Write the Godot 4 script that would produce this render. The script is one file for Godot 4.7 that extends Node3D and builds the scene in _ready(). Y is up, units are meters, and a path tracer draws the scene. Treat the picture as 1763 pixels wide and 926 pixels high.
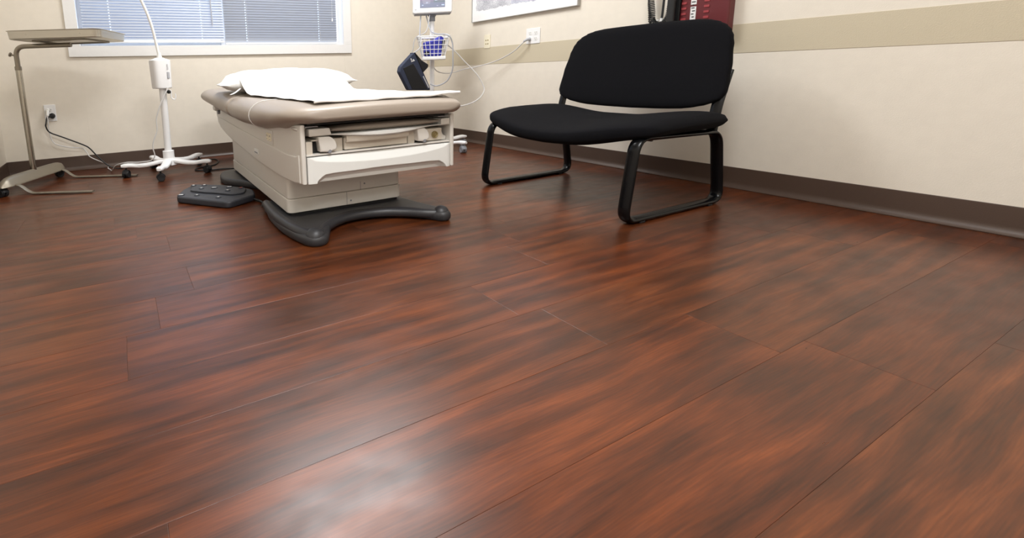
extends Node3D
# An examination room: floor corner of the back and right walls is the origin,
# x runs along the back wall (negative to the left), z comes out of it.

class MB:
	var p := PackedVector3Array()
	var t := PackedVector2Array()
	func tri(a: Vector3, b: Vector3, c: Vector3) -> void:
		p.append(a); p.append(b); p.append(c)
	func quad(a: Vector3, b: Vector3, c: Vector3, d: Vector3) -> void:
		tri(a, b, c); tri(a, c, d)
	func seal(from: int) -> void:
		var vol := 0.0
		for i in range(from, p.size(), 3):
			vol += (p[i] - p[from]).dot((p[i + 1] - p[from]).cross(p[i + 2] - p[from]))
		if vol < 0.0:
			for i in range(from, p.size(), 3):
				var k := p[i + 1]; p[i + 1] = p[i + 2]; p[i + 2] = k
	func commit(crease := 42.0) -> ArrayMesh:
		var n := p.size() / 3
		var fn := PackedVector3Array(); fn.resize(n)
		var un := PackedVector3Array(); un.resize(n)
		var at := {}
		for f in n:
			var c := (p[f * 3 + 1] - p[f * 3]).cross(p[f * 3 + 2] - p[f * 3])
			fn[f] = c; un[f] = c.normalized()
			for k in 3:
				var key := Vector3i((p[f * 3 + k] * 20000.0).round())
				if at.has(key): at[key].append(f)
				else: at[key] = [f]
		var lim := cos(deg_to_rad(crease))
		var vs := PackedVector3Array(); vs.resize(n * 3)
		var ns := PackedVector3Array(); ns.resize(n * 3)
		var us := PackedVector2Array()
		var has_uv := t.size() == p.size()
		if has_uv: us.resize(n * 3)
		var order := [0, 2, 1]
		for f in n:
			for k in 3:
				var s: int = order[k]
				var acc := Vector3.ZERO
				for g in at[Vector3i((p[f * 3 + s] * 20000.0).round())]:
					if un[g].dot(un[f]) > lim: acc += fn[g]
				vs[f * 3 + k] = p[f * 3 + s]
				ns[f * 3 + k] = acc.normalized() if acc.length_squared() > 0.0 else Vector3.UP
				if has_uv: us[f * 3 + k] = t[f * 3 + s]
		var arr := []; arr.resize(Mesh.ARRAY_MAX)
		arr[Mesh.ARRAY_VERTEX] = vs; arr[Mesh.ARRAY_NORMAL] = ns
		if has_uv: arr[Mesh.ARRAY_TEX_UV] = us
		var m := ArrayMesh.new()
		if n > 0: m.add_surface_from_arrays(Mesh.PRIMITIVE_TRIANGLES, arr)
		return m

# ---------------------------------------------------------------- shapes
func rbox(b: MB, c: Vector3, size: Vector3, r := 0.003, seg := 1, turn := Basis()) -> MB:
	var from := b.p.size()
	var h := size * 0.5
	r = minf(r, minf(h.x, minf(h.y, h.z)) * 0.98)
	var co := []
	for ax in 3:
		var l := []
		for i in seg + 1: l.append(-h[ax] + r * (1.0 - tan(PI / 4.0 * (1.0 - float(i) / seg))))
		for i in seg + 1: l.append(-l[seg - i])
		co.append(l)
	var inner := h - Vector3(r, r, r)
	var fix := func(q: Vector3) -> Vector3:
		var i := q.clamp(-inner, inner)
		var d := (q - i)
		return c + turn * (i + (d.normalized() * r if d.length() > 1e-9 else Vector3.ZERO))
	for ax in 3:
		var u := (ax + 1) % 3
		var v := (ax + 2) % 3
		for s in [-1.0, 1.0]:
			for i in co[u].size() - 1:
				for j in co[v].size() - 1:
					var q := []
					for e in [[i, j], [i + 1, j], [i + 1, j + 1], [i, j + 1]]:
						var w := Vector3.ZERO
						w[ax] = s * h[ax]; w[u] = co[u][e[0]]; w[v] = co[v][e[1]]
						q.append(fix.call(w))
					if s > 0: b.quad(q[0], q[1], q[2], q[3])
					else: b.quad(q[0], q[3], q[2], q[1])
	b.seal(from)
	return b

func loft(b: MB, rings: Array, cap0 := true, cap1 := true) -> MB:
	var from := b.p.size()
	for i in rings.size() - 1:
		var a: PackedVector3Array = rings[i]
		var c: PackedVector3Array = rings[i + 1]
		var n := a.size()
		for j in n:
			var k := (j + 1) % n
			if a[j].distance_squared_to(a[k]) > 1e-14: b.tri(a[j], a[k], c[k])
			if c[j].distance_squared_to(c[k]) > 1e-14: b.tri(a[j], c[k], c[j])
	for e in [[cap0, 0, true], [cap1, rings.size() - 1, false]]:
		if e[0]:
			var a: PackedVector3Array = rings[e[1]]
			var m := Vector3.ZERO
			for q in a: m += q
			m /= a.size()
			for j in a.size():
				var k := (j + 1) % a.size()
				if a[j].distance_squared_to(a[k]) < 1e-14: continue
				if e[2]: b.tri(m, a[k], a[j])
				else: b.tri(m, a[j], a[k])
	b.seal(from)
	return b

func smooth_path(pts: Array, steps := 6) -> Array:
	var out := []
	for i in pts.size() - 1:
		var a: Vector3 = pts[maxi(i - 1, 0)]
		var p1: Vector3 = pts[i]
		var p2: Vector3 = pts[i + 1]
		var d: Vector3 = pts[mini(i + 2, pts.size() - 1)]
		for k in steps: out.append(p1.cubic_interpolate(p2, a, d, float(k) / steps))
	out.append(pts[pts.size() - 1])
	return out

func round_path(pts: Array, r: float, steps := 6, closed := false) -> Array:
	var out := []
	var n := pts.size()
	for i in n:
		if not closed and (i == 0 or i == n - 1):
			out.append(pts[i]); continue
		var p1: Vector3 = pts[i]
		var a: Vector3 = pts[(i - 1 + n) % n] - p1
		var c: Vector3 = pts[(i + 1) % n] - p1
		var rr := minf(r, minf(a.length(), c.length()) * 0.48)
		var s := p1 + a.normalized() * rr
		var e := p1 + c.normalized() * rr
		for k in steps + 1:
			var f := float(k) / steps
			out.append(s.lerp(p1, f).lerp(p1.lerp(e, f), f))
	return out

# a round or flat-oval bar along a path; flat = (across 'side', along the other way)
func tube(b: MB, pts: Array, r: float, sides := 10, flat := Vector2.ONE, side := Vector3.ZERO, closed := false, r_end := -1.0) -> MB:
	var rings := []
	var prev := side
	var n := pts.size()
	for i in n:
		var d: Vector3
		if closed: d = pts[(i + 1) % n] - pts[(i - 1 + n) % n]
		else: d = pts[mini(i + 1, n - 1)] - pts[maxi(i - 1, 0)]
		d = d.normalized()
		if prev == Vector3.ZERO: prev = Vector3.UP.cross(d) if absf(d.y) < 0.9 else Vector3.RIGHT.cross(d)
		var s := (side if side != Vector3.ZERO else prev)
		s = (s - d * s.dot(d)).normalized()
		prev = s
		var u := d.cross(s)
		var rad := r if r_end < 0.0 else lerpf(r, r_end, float(i) / (n - 1))
		var ring := PackedVector3Array()
		for k in sides:
			var a := TAU * (k + 0.5) / sides
			ring.append(pts[i] + s * cos(a) * rad * flat.x + u * sin(a) * rad * flat.y)
		rings.append(ring)
	if closed: rings.append(rings[0])
	return loft(b, rings, not closed, not closed)

# turned shape: profile of (radius, height) pairs about an axis
func lathe(b: MB, profile: Array, xf := Transform3D(), sides := 24, sx := 1.0, sz := 1.0) -> MB:
	var rings := []
	for q in profile:
		var ring := PackedVector3Array()
		for k in sides:
			var a := TAU * k / sides
			ring.append(xf * Vector3(cos(a) * q[0] * sx, q[1], sin(a) * q[0] * sz))
		rings.append(ring)
	return loft(b, rings)

func inset(poly: PackedVector2Array, d: float) -> PackedVector2Array:
	var out := PackedVector2Array()
	var n := poly.size()
	var area := 0.0
	for i in n: area += poly[i].cross(poly[(i + 1) % n])
	var sg := 1.0 if area > 0 else -1.0
	for i in n:
		var e0 := (poly[i] - poly[(i - 1 + n) % n]).normalized()
		var e1 := (poly[(i + 1) % n] - poly[i]).normalized()
		var n0 := Vector2(-e0.y, e0.x) * sg
		var n1 := Vector2(-e1.y, e1.x) * sg
		var m := (n0 + n1)
		m = m / maxf(m.length_squared(), 0.25) * 2.0
		out.append(poly[i] + m * d)
	return out

# a flat outline made thick along local z, with rounded rims
func prism(b: MB, poly: PackedVector2Array, z0: float, z1: float, bevel := 0.002, xf := Transform3D(), seg := 1) -> MB:
	var from := b.p.size()
	var layers := []
	for i in seg + 1:
		var a := PI / 2 * i / seg
		layers.append([bevel * (1.0 - sin(a)), z0 + bevel * (1.0 - cos(a))])
	for i in seg + 1:
		var a := PI / 2 * (1.0 - float(i) / seg)
		layers.append([bevel * (1.0 - sin(a)), z1 - bevel * (1.0 - cos(a))])
	var rings := []
	for l in layers:
		var q := inset(poly, l[0]) if l[0] > 1e-7 else poly
		var ring := PackedVector3Array()
		for v in q: ring.append(xf * Vector3(v.x, v.y, l[1]))
		rings.append(ring)
	for i in rings.size() - 1:
		for j in poly.size():
			var k := (j + 1) % poly.size()
			b.quad(rings[i][j], rings[i][k], rings[i + 1][k], rings[i + 1][j])
	var ccw := 0.0
	for i in poly.size(): ccw += poly[i].cross(poly[(i + 1) % poly.size()])
	var idx := Geometry2D.triangulate_polygon(poly)
	var top: PackedVector3Array = rings[rings.size() - 1]
	for e in [[rings[0], true], [top, false]]:
		for i in range(0, idx.size(), 3):
			var q0 := poly[idx[i]]
			var cr := (poly[idx[i + 1]] - q0).cross(poly[idx[i + 2]] - q0)
			var flip: bool = (cr > 0) != (ccw > 0)
			if flip != e[1]: b.tri(e[0][idx[i]], e[0][idx[i + 2]], e[0][idx[i + 1]])
			else: b.tri(e[0][idx[i]], e[0][idx[i + 1]], e[0][idx[i + 2]])
	b.seal(from)
	return b

func smooth_poly(pts: Array, steps := 5) -> PackedVector2Array:
	var out := PackedVector2Array()
	var n := pts.size()
	for i in n:
		var a: Vector2 = pts[(i - 1 + n) % n]
		var p1: Vector2 = pts[i]
		var p2: Vector2 = pts[(i + 1) % n]
		var d: Vector2 = pts[(i + 2) % n]
		for k in steps: out.append(p1.cubic_interpolate(p2, a, d, float(k) / steps))
	return out

func round_poly(pts: Array, r: float, steps := 4) -> PackedVector2Array:
	var l := []
	for q in pts: l.append(Vector3(q.x, q.y, 0))
	var out := PackedVector2Array()
	for q in round_path(l, r, steps, true): out.append(Vector2(q.x, q.y))
	return out

func sphere(b: MB, c: Vector3, r: Vector3, n := 16) -> MB:
	var prof := []
	for i in n / 2 + 1:
		var a := PI * i / (n / 2) - PI / 2
		prof.append([maxf(cos(a), 0.0005), sin(a)])
	return lathe(b, prof, Transform3D(Basis.from_scale(r), c), n)

# x axis of the plane -> ax, y -> ay, thickness -> ax cross ay
func frame(ax: Vector3, ay: Vector3, at := Vector3.ZERO) -> Transform3D:
	return Transform3D(Basis(ax, ay, ax.cross(ay)), at)

# ---------------------------------------------------------------- nodes
var taken := {}
func numbered(called: String) -> String:
	taken[called] = taken.get(called, -1) + 1
	return called if taken[called] == 0 else "%s_%03d" % [called, taken[called]]

func obj(called: String, b: MB, m: Material, parent: Node = self, crease := 42.0) -> MeshInstance3D:
	return put(called, b.commit(crease), m, parent)

func put(called: String, mesh: Mesh, m: Material, parent: Node = self) -> MeshInstance3D:
	var o := MeshInstance3D.new()
	o.name = numbered(called) if parent == self else called
	o.mesh = mesh
	o.material_override = m
	parent.add_child(o, true)
	return o

func thing(called: String, label: String, category: String, at := Vector3.ZERO, turn := 0.0, group := "") -> Node3D:
	var o := Node3D.new()
	o.name = numbered(called)
	add_child(o)
	o.position = at
	o.rotation.y = turn
	tag(o, label, category, group)
	return o

func tag(o: Node, label: String, category: String, group := "") -> Node:
	o.set_meta("label", label); o.set_meta("category", category)
	if group: o.set_meta("group", group)
	return o

func struct(called: String, label: String, b: MB, m: Material, crease := 42.0) -> void:
	var o := obj(called, b, m, self, crease)
	o.set_meta("kind", "structure"); o.set_meta("label", label)

func room(called: String, label: String) -> Node3D:
	var o := Node3D.new()
	o.name = called
	add_child(o)
	o.set_meta("kind", "structure"); o.set_meta("label", label)
	return o

# ---------------------------------------------------------------- materials
func mat(c: Color, rough := 0.6, metal := 0.0, spec := 0.5) -> StandardMaterial3D:
	var m := StandardMaterial3D.new()
	m.albedo_color = c; m.roughness = rough; m.metallic = metal; m.metallic_specular = spec
	return m

func rgb8(r: float, g: float, b: float) -> Color:
	return Color(r / 255.0, g / 255.0, b / 255.0)

func noise_tex(freq: float, size := 256, normal := false, strength := 4.0, seed_ := 1, octaves := 3, lo := Color.BLACK, hi := Color.WHITE) -> NoiseTexture2D:
	var n := FastNoiseLite.new()
	n.noise_type = FastNoiseLite.TYPE_SIMPLEX_SMOOTH
	n.frequency = freq; n.seed = seed_; n.fractal_octaves = octaves
	var t := NoiseTexture2D.new()
	t.width = size; t.height = size; t.seamless = true; t.noise = n
	if normal:
		t.as_normal_map = true; t.bump_strength = strength
	else:
		var g := Gradient.new()
		g.set_color(0, lo); g.set_color(1, hi)
		t.color_ramp = g
	return t

func grained(m: StandardMaterial3D, tex: Texture2D, scale: float, amount: float) -> StandardMaterial3D:
	m.normal_enabled = true; m.normal_texture = tex; m.normal_scale = amount
	m.uv1_triplanar = true; m.uv1_scale = Vector3.ONE * scale
	return m

func tinted(m: StandardMaterial3D, tex: Texture2D) -> StandardMaterial3D:
	m.albedo_texture = tex
	return m

var M := {}

func wood_image() -> Image:
	var w := 1024
	var h := 768
	var im := Image.create(w, h, false, Image.FORMAT_RGB8)
	var warp := FastNoiseLite.new(); warp.seed = 11; warp.frequency = 1.0; warp.fractal_octaves = 2
	var streak := FastNoiseLite.new(); streak.seed = 5; streak.frequency = 1.0; streak.fractal_octaves = 4; streak.fractal_gain = 0.55
	var fine := FastNoiseLite.new(); fine.seed = 23; fine.frequency = 1.0; fine.fractal_octaves = 3
	var blot := FastNoiseLite.new(); blot.seed = 41; blot.frequency = 1.0; blot.fractal_octaves = 2
	var dark := Vector3(48, 24, 12)
	var mid := Vector3(84, 42, 19)
	var light := Vector3(122, 65, 30)
	for y in h:
		var v := y / float(h) * 0.9
		for x in w:
			var u := x / float(w) * 1.7
			var wv := warp.get_noise_2d(u * 1.6, v * 5.0) * 0.016
			var s := streak.get_noise_2d(u * 1.1 + 7.0, (v + wv) * 21.0) * 1.2
			var f := fine.get_noise_2d(u * 9.0, (v + wv * 0.6) * 260.0)
			var bl := blot.get_noise_2d(u * 2.4, v * 9.0)
			var k := clampf(0.44 + s * 0.36 + f * 0.24 + bl * 0.24, 0.0, 1.0)
			var c := dark.lerp(mid, k * 2.0) if k < 0.5 else mid.lerp(light, k * 2.0 - 1.0)
			im.set_pixel(x, y, Color(c.x / 255.0, c.y / 255.0, c.z / 255.0))
	return im

func make_materials() -> void:
	var fine := noise_tex(0.12, 256, true, 3.0, 3)
	var coarse := noise_tex(0.03, 256, true, 3.0, 8)
	var cloud := noise_tex(0.008, 256, false, 0, 17, 3, Color(0.985, 0.985, 0.985), Color(1, 1, 1))
	M.wall = tinted(grained(mat(rgb8(230, 222, 208), 0.75), fine, 6.0, 0.12), cloud)
	M.band = grained(mat(rgb8(199, 188, 164), 0.7), fine, 6.0, 0.25)
	M.ceiling = grained(mat(rgb8(238, 236, 230), 0.9), fine, 8.0, 0.8)
	M.trim = grained(mat(rgb8(231, 230, 228), 0.4), coarse, 3.0, 0.1)
	M.base = grained(mat(rgb8(74, 57, 47), 0.45), fine, 8.0, 0.15)
	M.subfloor = mat(rgb8(40, 22, 15), 0.9)
	var wood := ImageTexture.create_from_image(wood_image())
	M.wood = []
	for c in [Color(1.0, 0.96, 0.94), Color(0.94, 0.92, 0.91), Color(1.0, 1.0, 1.0), Color(0.97, 0.94, 0.93)]:
		var m := mat(c, 0.33, 0.0, 0.5)
		m.albedo_texture = wood
		m.roughness_texture = noise_tex(0.05, 256, false, 0, 29, 3, Color(0.75, 0.75, 0.75), Color(1, 1, 1))
		m.roughness = 0.36
		M.wood.append(m)
	M.plastic = grained(mat(rgb8(212, 208, 201), 0.42), fine, 14.0, 0.12)       # table shell
	M.plastic_white = grained(mat(rgb8(226, 227, 224), 0.38), fine, 14.0, 0.08) # drawer front
	M.plastic_beige = grained(mat(rgb8(203, 195, 182), 0.45), fine, 14.0, 0.12)
	M.vinyl = grained(mat(rgb8(160, 148, 136), 0.40), fine, 22.0, 0.22)
	M.table_base = grained(mat(rgb8(46, 46, 49), 0.42), fine, 20.0, 0.3)
	M.black = mat(rgb8(14, 14, 15), 0.6)
	M.paper = grained(mat(rgb8(246, 246, 246), 0.8), coarse, 5.0, 0.35)
	M.paper.backlight_enabled = true
	M.paper.backlight = Color(0.25, 0.25, 0.25)
	M.pillow = grained(mat(rgb8(243, 243, 241), 0.85), coarse, 5.0, 0.4)
	M.steel = mat(rgb8(188, 182, 170), 0.32, 1.0)
	M.steel.roughness_texture = noise_tex(0.02, 256, false, 0, 31, 3, Color(0.9, 0.9, 0.9), Color(1, 1, 1))
	M.steel.uv1_triplanar = true
	M.steel.uv1_scale = Vector3(1, 1, 1)
	M.chrome = mat(rgb8(176, 170, 158), 0.2, 1.0)
	M.grey_metal = mat(rgb8(146, 138, 124), 0.42, 0.75)
	M.white = grained(mat(rgb8(236, 236, 236), 0.35), fine, 14.0, 0.06)
	M.white_dull = grained(mat(rgb8(232, 231, 228), 0.5), fine, 14.0, 0.1)
	M.ivory = mat(rgb8(236, 228, 204), 0.45)
	M.grey_light = mat(rgb8(176, 178, 184), 0.45)
	M.grey_mid = mat(rgb8(128, 130, 136), 0.45)
	M.black_rubber = mat(rgb8(20, 20, 22), 0.65)
	M.black_cord = mat(rgb8(18, 17, 17), 0.5)
	M.grey_cord = mat(rgb8(206, 204, 203), 0.5)
	M.fabric = grained(mat(rgb8(18, 18, 21), 0.95, 0.0, 0.2), noise_tex(0.25, 256, true, 6.0, 12, 2), 9.0, 0.7)
	M.fabric.rim_enabled = true; M.fabric.rim = 0.06; M.fabric.rim_tint = 0.5
	M.chair_frame = grained(mat(rgb8(9, 9, 11), 0.24, 0.0, 0.35), fine, 20.0, 0.1)
	M.pedal = grained(mat(rgb8(44, 46, 52), 0.5), fine, 20.0, 0.25)
	M.navy = grained(mat(rgb8(40, 48, 70), 0.7), fine, 20.0, 0.5)
	M.dark_panel = grained(mat(rgb8(12, 12, 15), 0.8), fine, 20.0, 0.5)
	M.blue = grained(mat(rgb8(52, 56, 170), 0.6), fine, 20.0, 0.4)
	M.mark = mat(rgb8(225, 225, 225), 0.6)
	M.red_mark = mat(rgb8(200, 90, 80), 0.6)
	M.brass = mat(rgb8(176, 164, 124), 0.35, 0.9)
	M.phone_red = mat(rgb8(92, 18, 26), 0.4)
	M.frame_grey = mat(rgb8(176, 174, 170), 0.4, 0.3)
	M.glass = mat(Color(0.95, 0.98, 1.0, 0.06), 0.03)
	M.glass.transparency = BaseMaterial3D.TRANSPARENCY_ALPHA
	M.slat = mat(rgb8(186, 192, 204), 0.5)
	M.slat.backlight_enabled = true
	M.slat.backlight = Color(0.22, 0.24, 0.28)
	M.lamp_glow = mat(rgb8(250, 250, 248), 0.6)
	M.lamp_glow.emission_enabled = true
	M.lamp_glow.emission = Color(1.0, 0.97, 0.92)
	M.lamp_glow.emission_energy_multiplier = 2.5

func _ready() -> void:
	make_view()
	make_materials()
	make_shell()
	make_window()
	make_ceiling_lights()
	make_exam_table()
	make_bedding()
	make_instrument_stand()
	make_exam_lamp()
	make_foot_control()
	make_monitor()
	make_chair()
	make_wall_things()
	make_cords()

# ---------------------------------------------------------------- camera, sky, light
func make_view() -> void:
	var f := 818.757           # focal length in pixels of the 1763 x 926 frame
	var cam := Camera3D.new()
	cam.name = "camera"
	add_child(cam)
	cam.projection = Camera3D.PROJECTION_FRUSTUM
	cam.near = 0.05
	cam.far = 60.0
	cam.size = 0.05 * 926.0 / f
	cam.frustum_offset = Vector2((881.5 - 600.0) / f, -(463.0 - 271.83) / f) * 0.05
	var yaw := -0.440891
	var pitch := -0.176542
	var roll := -0.033861
	cam.transform = Transform3D(Basis(Vector3.UP, yaw) * Basis(Vector3.RIGHT, pitch) * Basis(Vector3.BACK, roll), Vector3(-2.6847, 0.62, 3.8572))
	cam.current = true
	var env := Environment.new()
	env.background_mode = Environment.BG_COLOR
	env.background_color = rgb8(206, 226, 255)      # even, overcast daylight
	env.background_energy_multiplier = 3.2
	env.tonemap_mode = Environment.TONE_MAPPER_LINEAR
	env.tonemap_exposure = 1.0
	env.sdfgi_enabled = true
	env.ssao_enabled = true
	env.ssil_enabled = true
	var we := WorldEnvironment.new()
	we.name = "world"
	we.environment = env
	add_child(we)

const LAMP_ENERGY := 5.2
const LAMP_SPOTS := [Vector2(-1.5, 1.25), Vector2(-2.1, 3.55), Vector2(-2.8, 5.4)]
func make_ceiling_lights() -> void:
	for k in LAMP_SPOTS.size():
		var at: Vector2 = LAMP_SPOTS[k]
		var t := thing("ceiling_light", ["recessed white fluorescent ceiling panel above the examination table", "recessed white fluorescent ceiling panel away from the window", "recessed white ceiling panel in the hallway beyond the open doorway"][k], "ceiling light", Vector3(at.x, 2.44, at.y), 0, "ceiling light panels")
		var b := MB.new()
		for s in [-1, 1]:
			rbox(b, Vector3(0, -0.012, s * 0.29), Vector3(1.22, 0.024, 0.03), 0.004)
			rbox(b, Vector3(s * 0.595, -0.012, 0), Vector3(0.03, 0.024, 0.55), 0.004)
		obj("frame", b, M.white, t)
		obj("diffuser", rbox(MB.new(), Vector3(0, -0.006, 0), Vector3(1.16, 0.01, 0.55), 0.002), M.lamp_glow, t)
		var l := AreaLight3D.new()
		l.name = "panel_light"
		t.add_child(l)
		l.position = Vector3(0, -0.03, 0)
		l.rotation.x = -PI / 2
		l.area_size = Vector2(1.14, 0.53)
		l.area_normalize_energy = true
		l.light_color = Color(0.985, 0.992, 1.0)
		l.light_energy = LAMP_ENERGY
		l.area_range = 12.0
		l.shadow_enabled = true

# ---------------------------------------------------------------- room shell
const XL := -3.42      # left wall
const ZF := 4.5        # wall behind the camera
const HC := 2.44
const WX0 := -2.907
const WX1 := -0.867
const WY0 := 0.854
const WY1 := 2.02

func slab(b: MB, a: Vector3, c: Vector3) -> MB:
	return rbox(b, (a + c) * 0.5, (c - a).abs(), 0.0005)

func make_shell() -> void:
	# floor: laminate planks laid along the back wall
	var fl := room("floor", "dark red-brown laminate plank floor")
	obj("underlay", slab(MB.new(), Vector3(XL - 0.15, -0.12, -0.15), Vector3(0.15, -0.009, ZF + 0.15)), M.subfloor, fl)
	var rng := RandomNumberGenerator.new()
	rng.seed = 77
	var pw := 0.192
	var z := -0.045
	var row := 0
	while z < ZF:
		var x := XL - rng.randf() * 0.9 - 0.05
		if row == 10: x = -2.575 - 1.22
		while x < 0.0:
			var x0 := maxf(x, XL)
			var x1 := minf(x + 1.22, 0.0)
			x += 1.22
			if x1 - x0 < 0.02: continue
			var z0 := maxf(z, 0.0)
			var z1 := minf(z + pw, ZF)
			var b := MB.new()
			var g := 0.00015
			var bv := 0.0007
			var o := Vector2(rng.randf() * 0.26, rng.randf() * 0.72)
			var flip := rng.randi() % 2 == 0
			var top := [Vector3(x0 + g + bv, 0, z0 + g + bv), Vector3(x1 - g - bv, 0, z0 + g + bv), Vector3(x1 - g - bv, 0, z1 - g - bv), Vector3(x0 + g + bv, 0, z1 - g - bv)]
			var low := [Vector3(x0 + g, -bv * 0.7, z0 + g), Vector3(x1 - g, -bv * 0.7, z0 + g), Vector3(x1 - g, -bv * 0.7, z1 - g), Vector3(x0 + g, -bv * 0.7, z1 - g)]
			b.quad(top[3], top[2], top[1], top[0])
			for k in 4:
				var j := (k + 1) % 4
				var dn := Vector3(0, -0.008, 0)
				b.quad(top[k], top[j], low[j], low[k])
				b.quad(low[k], low[j], low[j] + dn, low[k] + dn)
			for q in b.p:
				var uu := (q.x - x0) / 1.7
				if flip: uu = (x1 - q.x) / 1.7
				b.t.append(Vector2(uu, (q.z - z) / 0.9) + o)
			obj("plank", b, M.wood[rng.randi() % 4], fl)
		z += pw
		row += 1
	# walls with thickness; the back wall has the window opening
	var wb := MB.new()
	slab(wb, Vector3(XL - 0.15, -0.1, -0.15), Vector3(WX0, HC, 0))
	slab(wb, Vector3(WX1, -0.1, -0.15), Vector3(0.15, HC, 0))
	slab(wb, Vector3(WX0, -0.1, -0.15), Vector3(WX1, WY0, 0))
	slab(wb, Vector3(WX0, WY1, -0.15), Vector3(WX1, HC, 0))
	struct("wall_back", "cream painted back wall with the window", wb, M.wall)
	struct("wall_left", "cream painted left wall", slab(MB.new(), Vector3(XL - 0.15, -0.1, 0), Vector3(XL, HC, ZF)), M.wall)
	var wr := room("wall_right", "cream painted right wall with a tan band")
	obj("wall_surface", slab(MB.new(), Vector3(0, -0.1, 0), Vector3(0.15, HC, ZF)), M.wall, wr)
	obj("wall_band", rbox(MB.new(), Vector3(0, 0.719, ZF / 2), Vector3(0.004, 0.134, ZF), 0.0008), M.band, wr)
	# wall behind the camera with an open doorway to a lit hallway
	var wf := MB.new()
	slab(wf, Vector3(XL - 0.15, -0.1, ZF), Vector3(-3.3, HC, ZF + 0.15))
	slab(wf, Vector3(-2.3, -0.1, ZF), Vector3(0.15, HC, ZF + 0.15))
	slab(wf, Vector3(-3.3, 2.08, ZF), Vector3(-2.3, HC, ZF + 0.15))
	struct("wall_front", "cream painted wall facing the window, with an open doorway", wf, M.wall)
	var df := MB.new()
	for x in [-3.3, -2.3]: slab(df, Vector3(x - 0.03, 0, ZF - 0.015), Vector3(x + 0.03, 2.05, ZF + 0.165))
	slab(df, Vector3(-3.33, 2.05, ZF - 0.015), Vector3(-2.27, 2.11, ZF + 0.165))
	struct("door_1", "white doorway frame in the wall facing the window", df, M.trim)
	struct("floor_hall", "dark wood hallway floor", slab(MB.new(), Vector3(-4.6, -0.12, ZF + 0.15), Vector3(-1.0, 0.0, 6.4)), M.subfloor)
	struct("ceiling_hall", "white hallway ceiling", slab(MB.new(), Vector3(-4.6, HC, ZF + 0.15), Vector3(-1.0, HC + 0.12, 6.4)), M.ceiling)
	struct("wall_hall_front", "cream hallway wall opposite the doorway", slab(MB.new(), Vector3(-4.6, -0.1, 6.25), Vector3(-1.0, HC, 6.4)), M.wall)
	struct("wall_hall_left", "cream hallway end wall on the left", slab(MB.new(), Vector3(-4.75, -0.1, ZF + 0.15), Vector3(-4.6, HC, 6.4)), M.wall)
	struct("wall_hall_right", "cream hallway end wall on the right", slab(MB.new(), Vector3(-1.0, -0.1, ZF + 0.15), Vector3(-0.85, HC, 6.4)), M.wall)
	struct("wall_hall_back", "cream hallway wall beside the exam room", slab(MB.new(), Vector3(-4.75, -0.1, ZF), Vector3(XL - 0.15, HC, ZF + 0.15)), M.wall)
	struct("ceiling", "white ceiling", slab(MB.new(), Vector3(XL - 0.15, HC, -0.15), Vector3(0.15, HC + 0.12, ZF + 0.15)), M.ceiling)
	# cove base: flat vinyl strip with a curved toe
	var prof := [Vector2(0, 0), Vector2(0.021, 0), Vector2(0.022, 0.003), Vector2(0.0165, 0.0075), Vector2(0.011, 0.014), Vector2(0.0075, 0.022), Vector2(0.006, 0.032), Vector2(0.005, 0.098), Vector2(0.0035, 0.102), Vector2(0, 0.102)]
	for e in [["baseboard_back", Vector3(0, 0, 1), Vector3(XL, 0, 0), -XL, "back wall"], ["baseboard_right", Vector3(-1, 0, 0), Vector3(0, 0, 0), ZF, "right wall"], ["baseboard_left", Vector3(1, 0, 0), Vector3(XL, 0, ZF), ZF, "left wall"], ["baseboard_front", Vector3(0, 0, -1), Vector3(0, 0, ZF), 2.27, "wall facing the window"]]:
		var xf := frame(e[1], Vector3.UP, e[2])
		var b := MB.new()
		prism(b, PackedVector2Array(prof), -e[3] if xf.basis.z.dot(Vector3(-1.7, 0, 2.2) - e[2]) < 0 else 0.0, 0.0 if xf.basis.z.dot(Vector3(-1.7, 0, 2.2) - e[2]) < 0 else e[3], 0.0001, xf)
		struct(e[0], "dark brown cove base along the " + e[4], b, M.base, 25.0)

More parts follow.
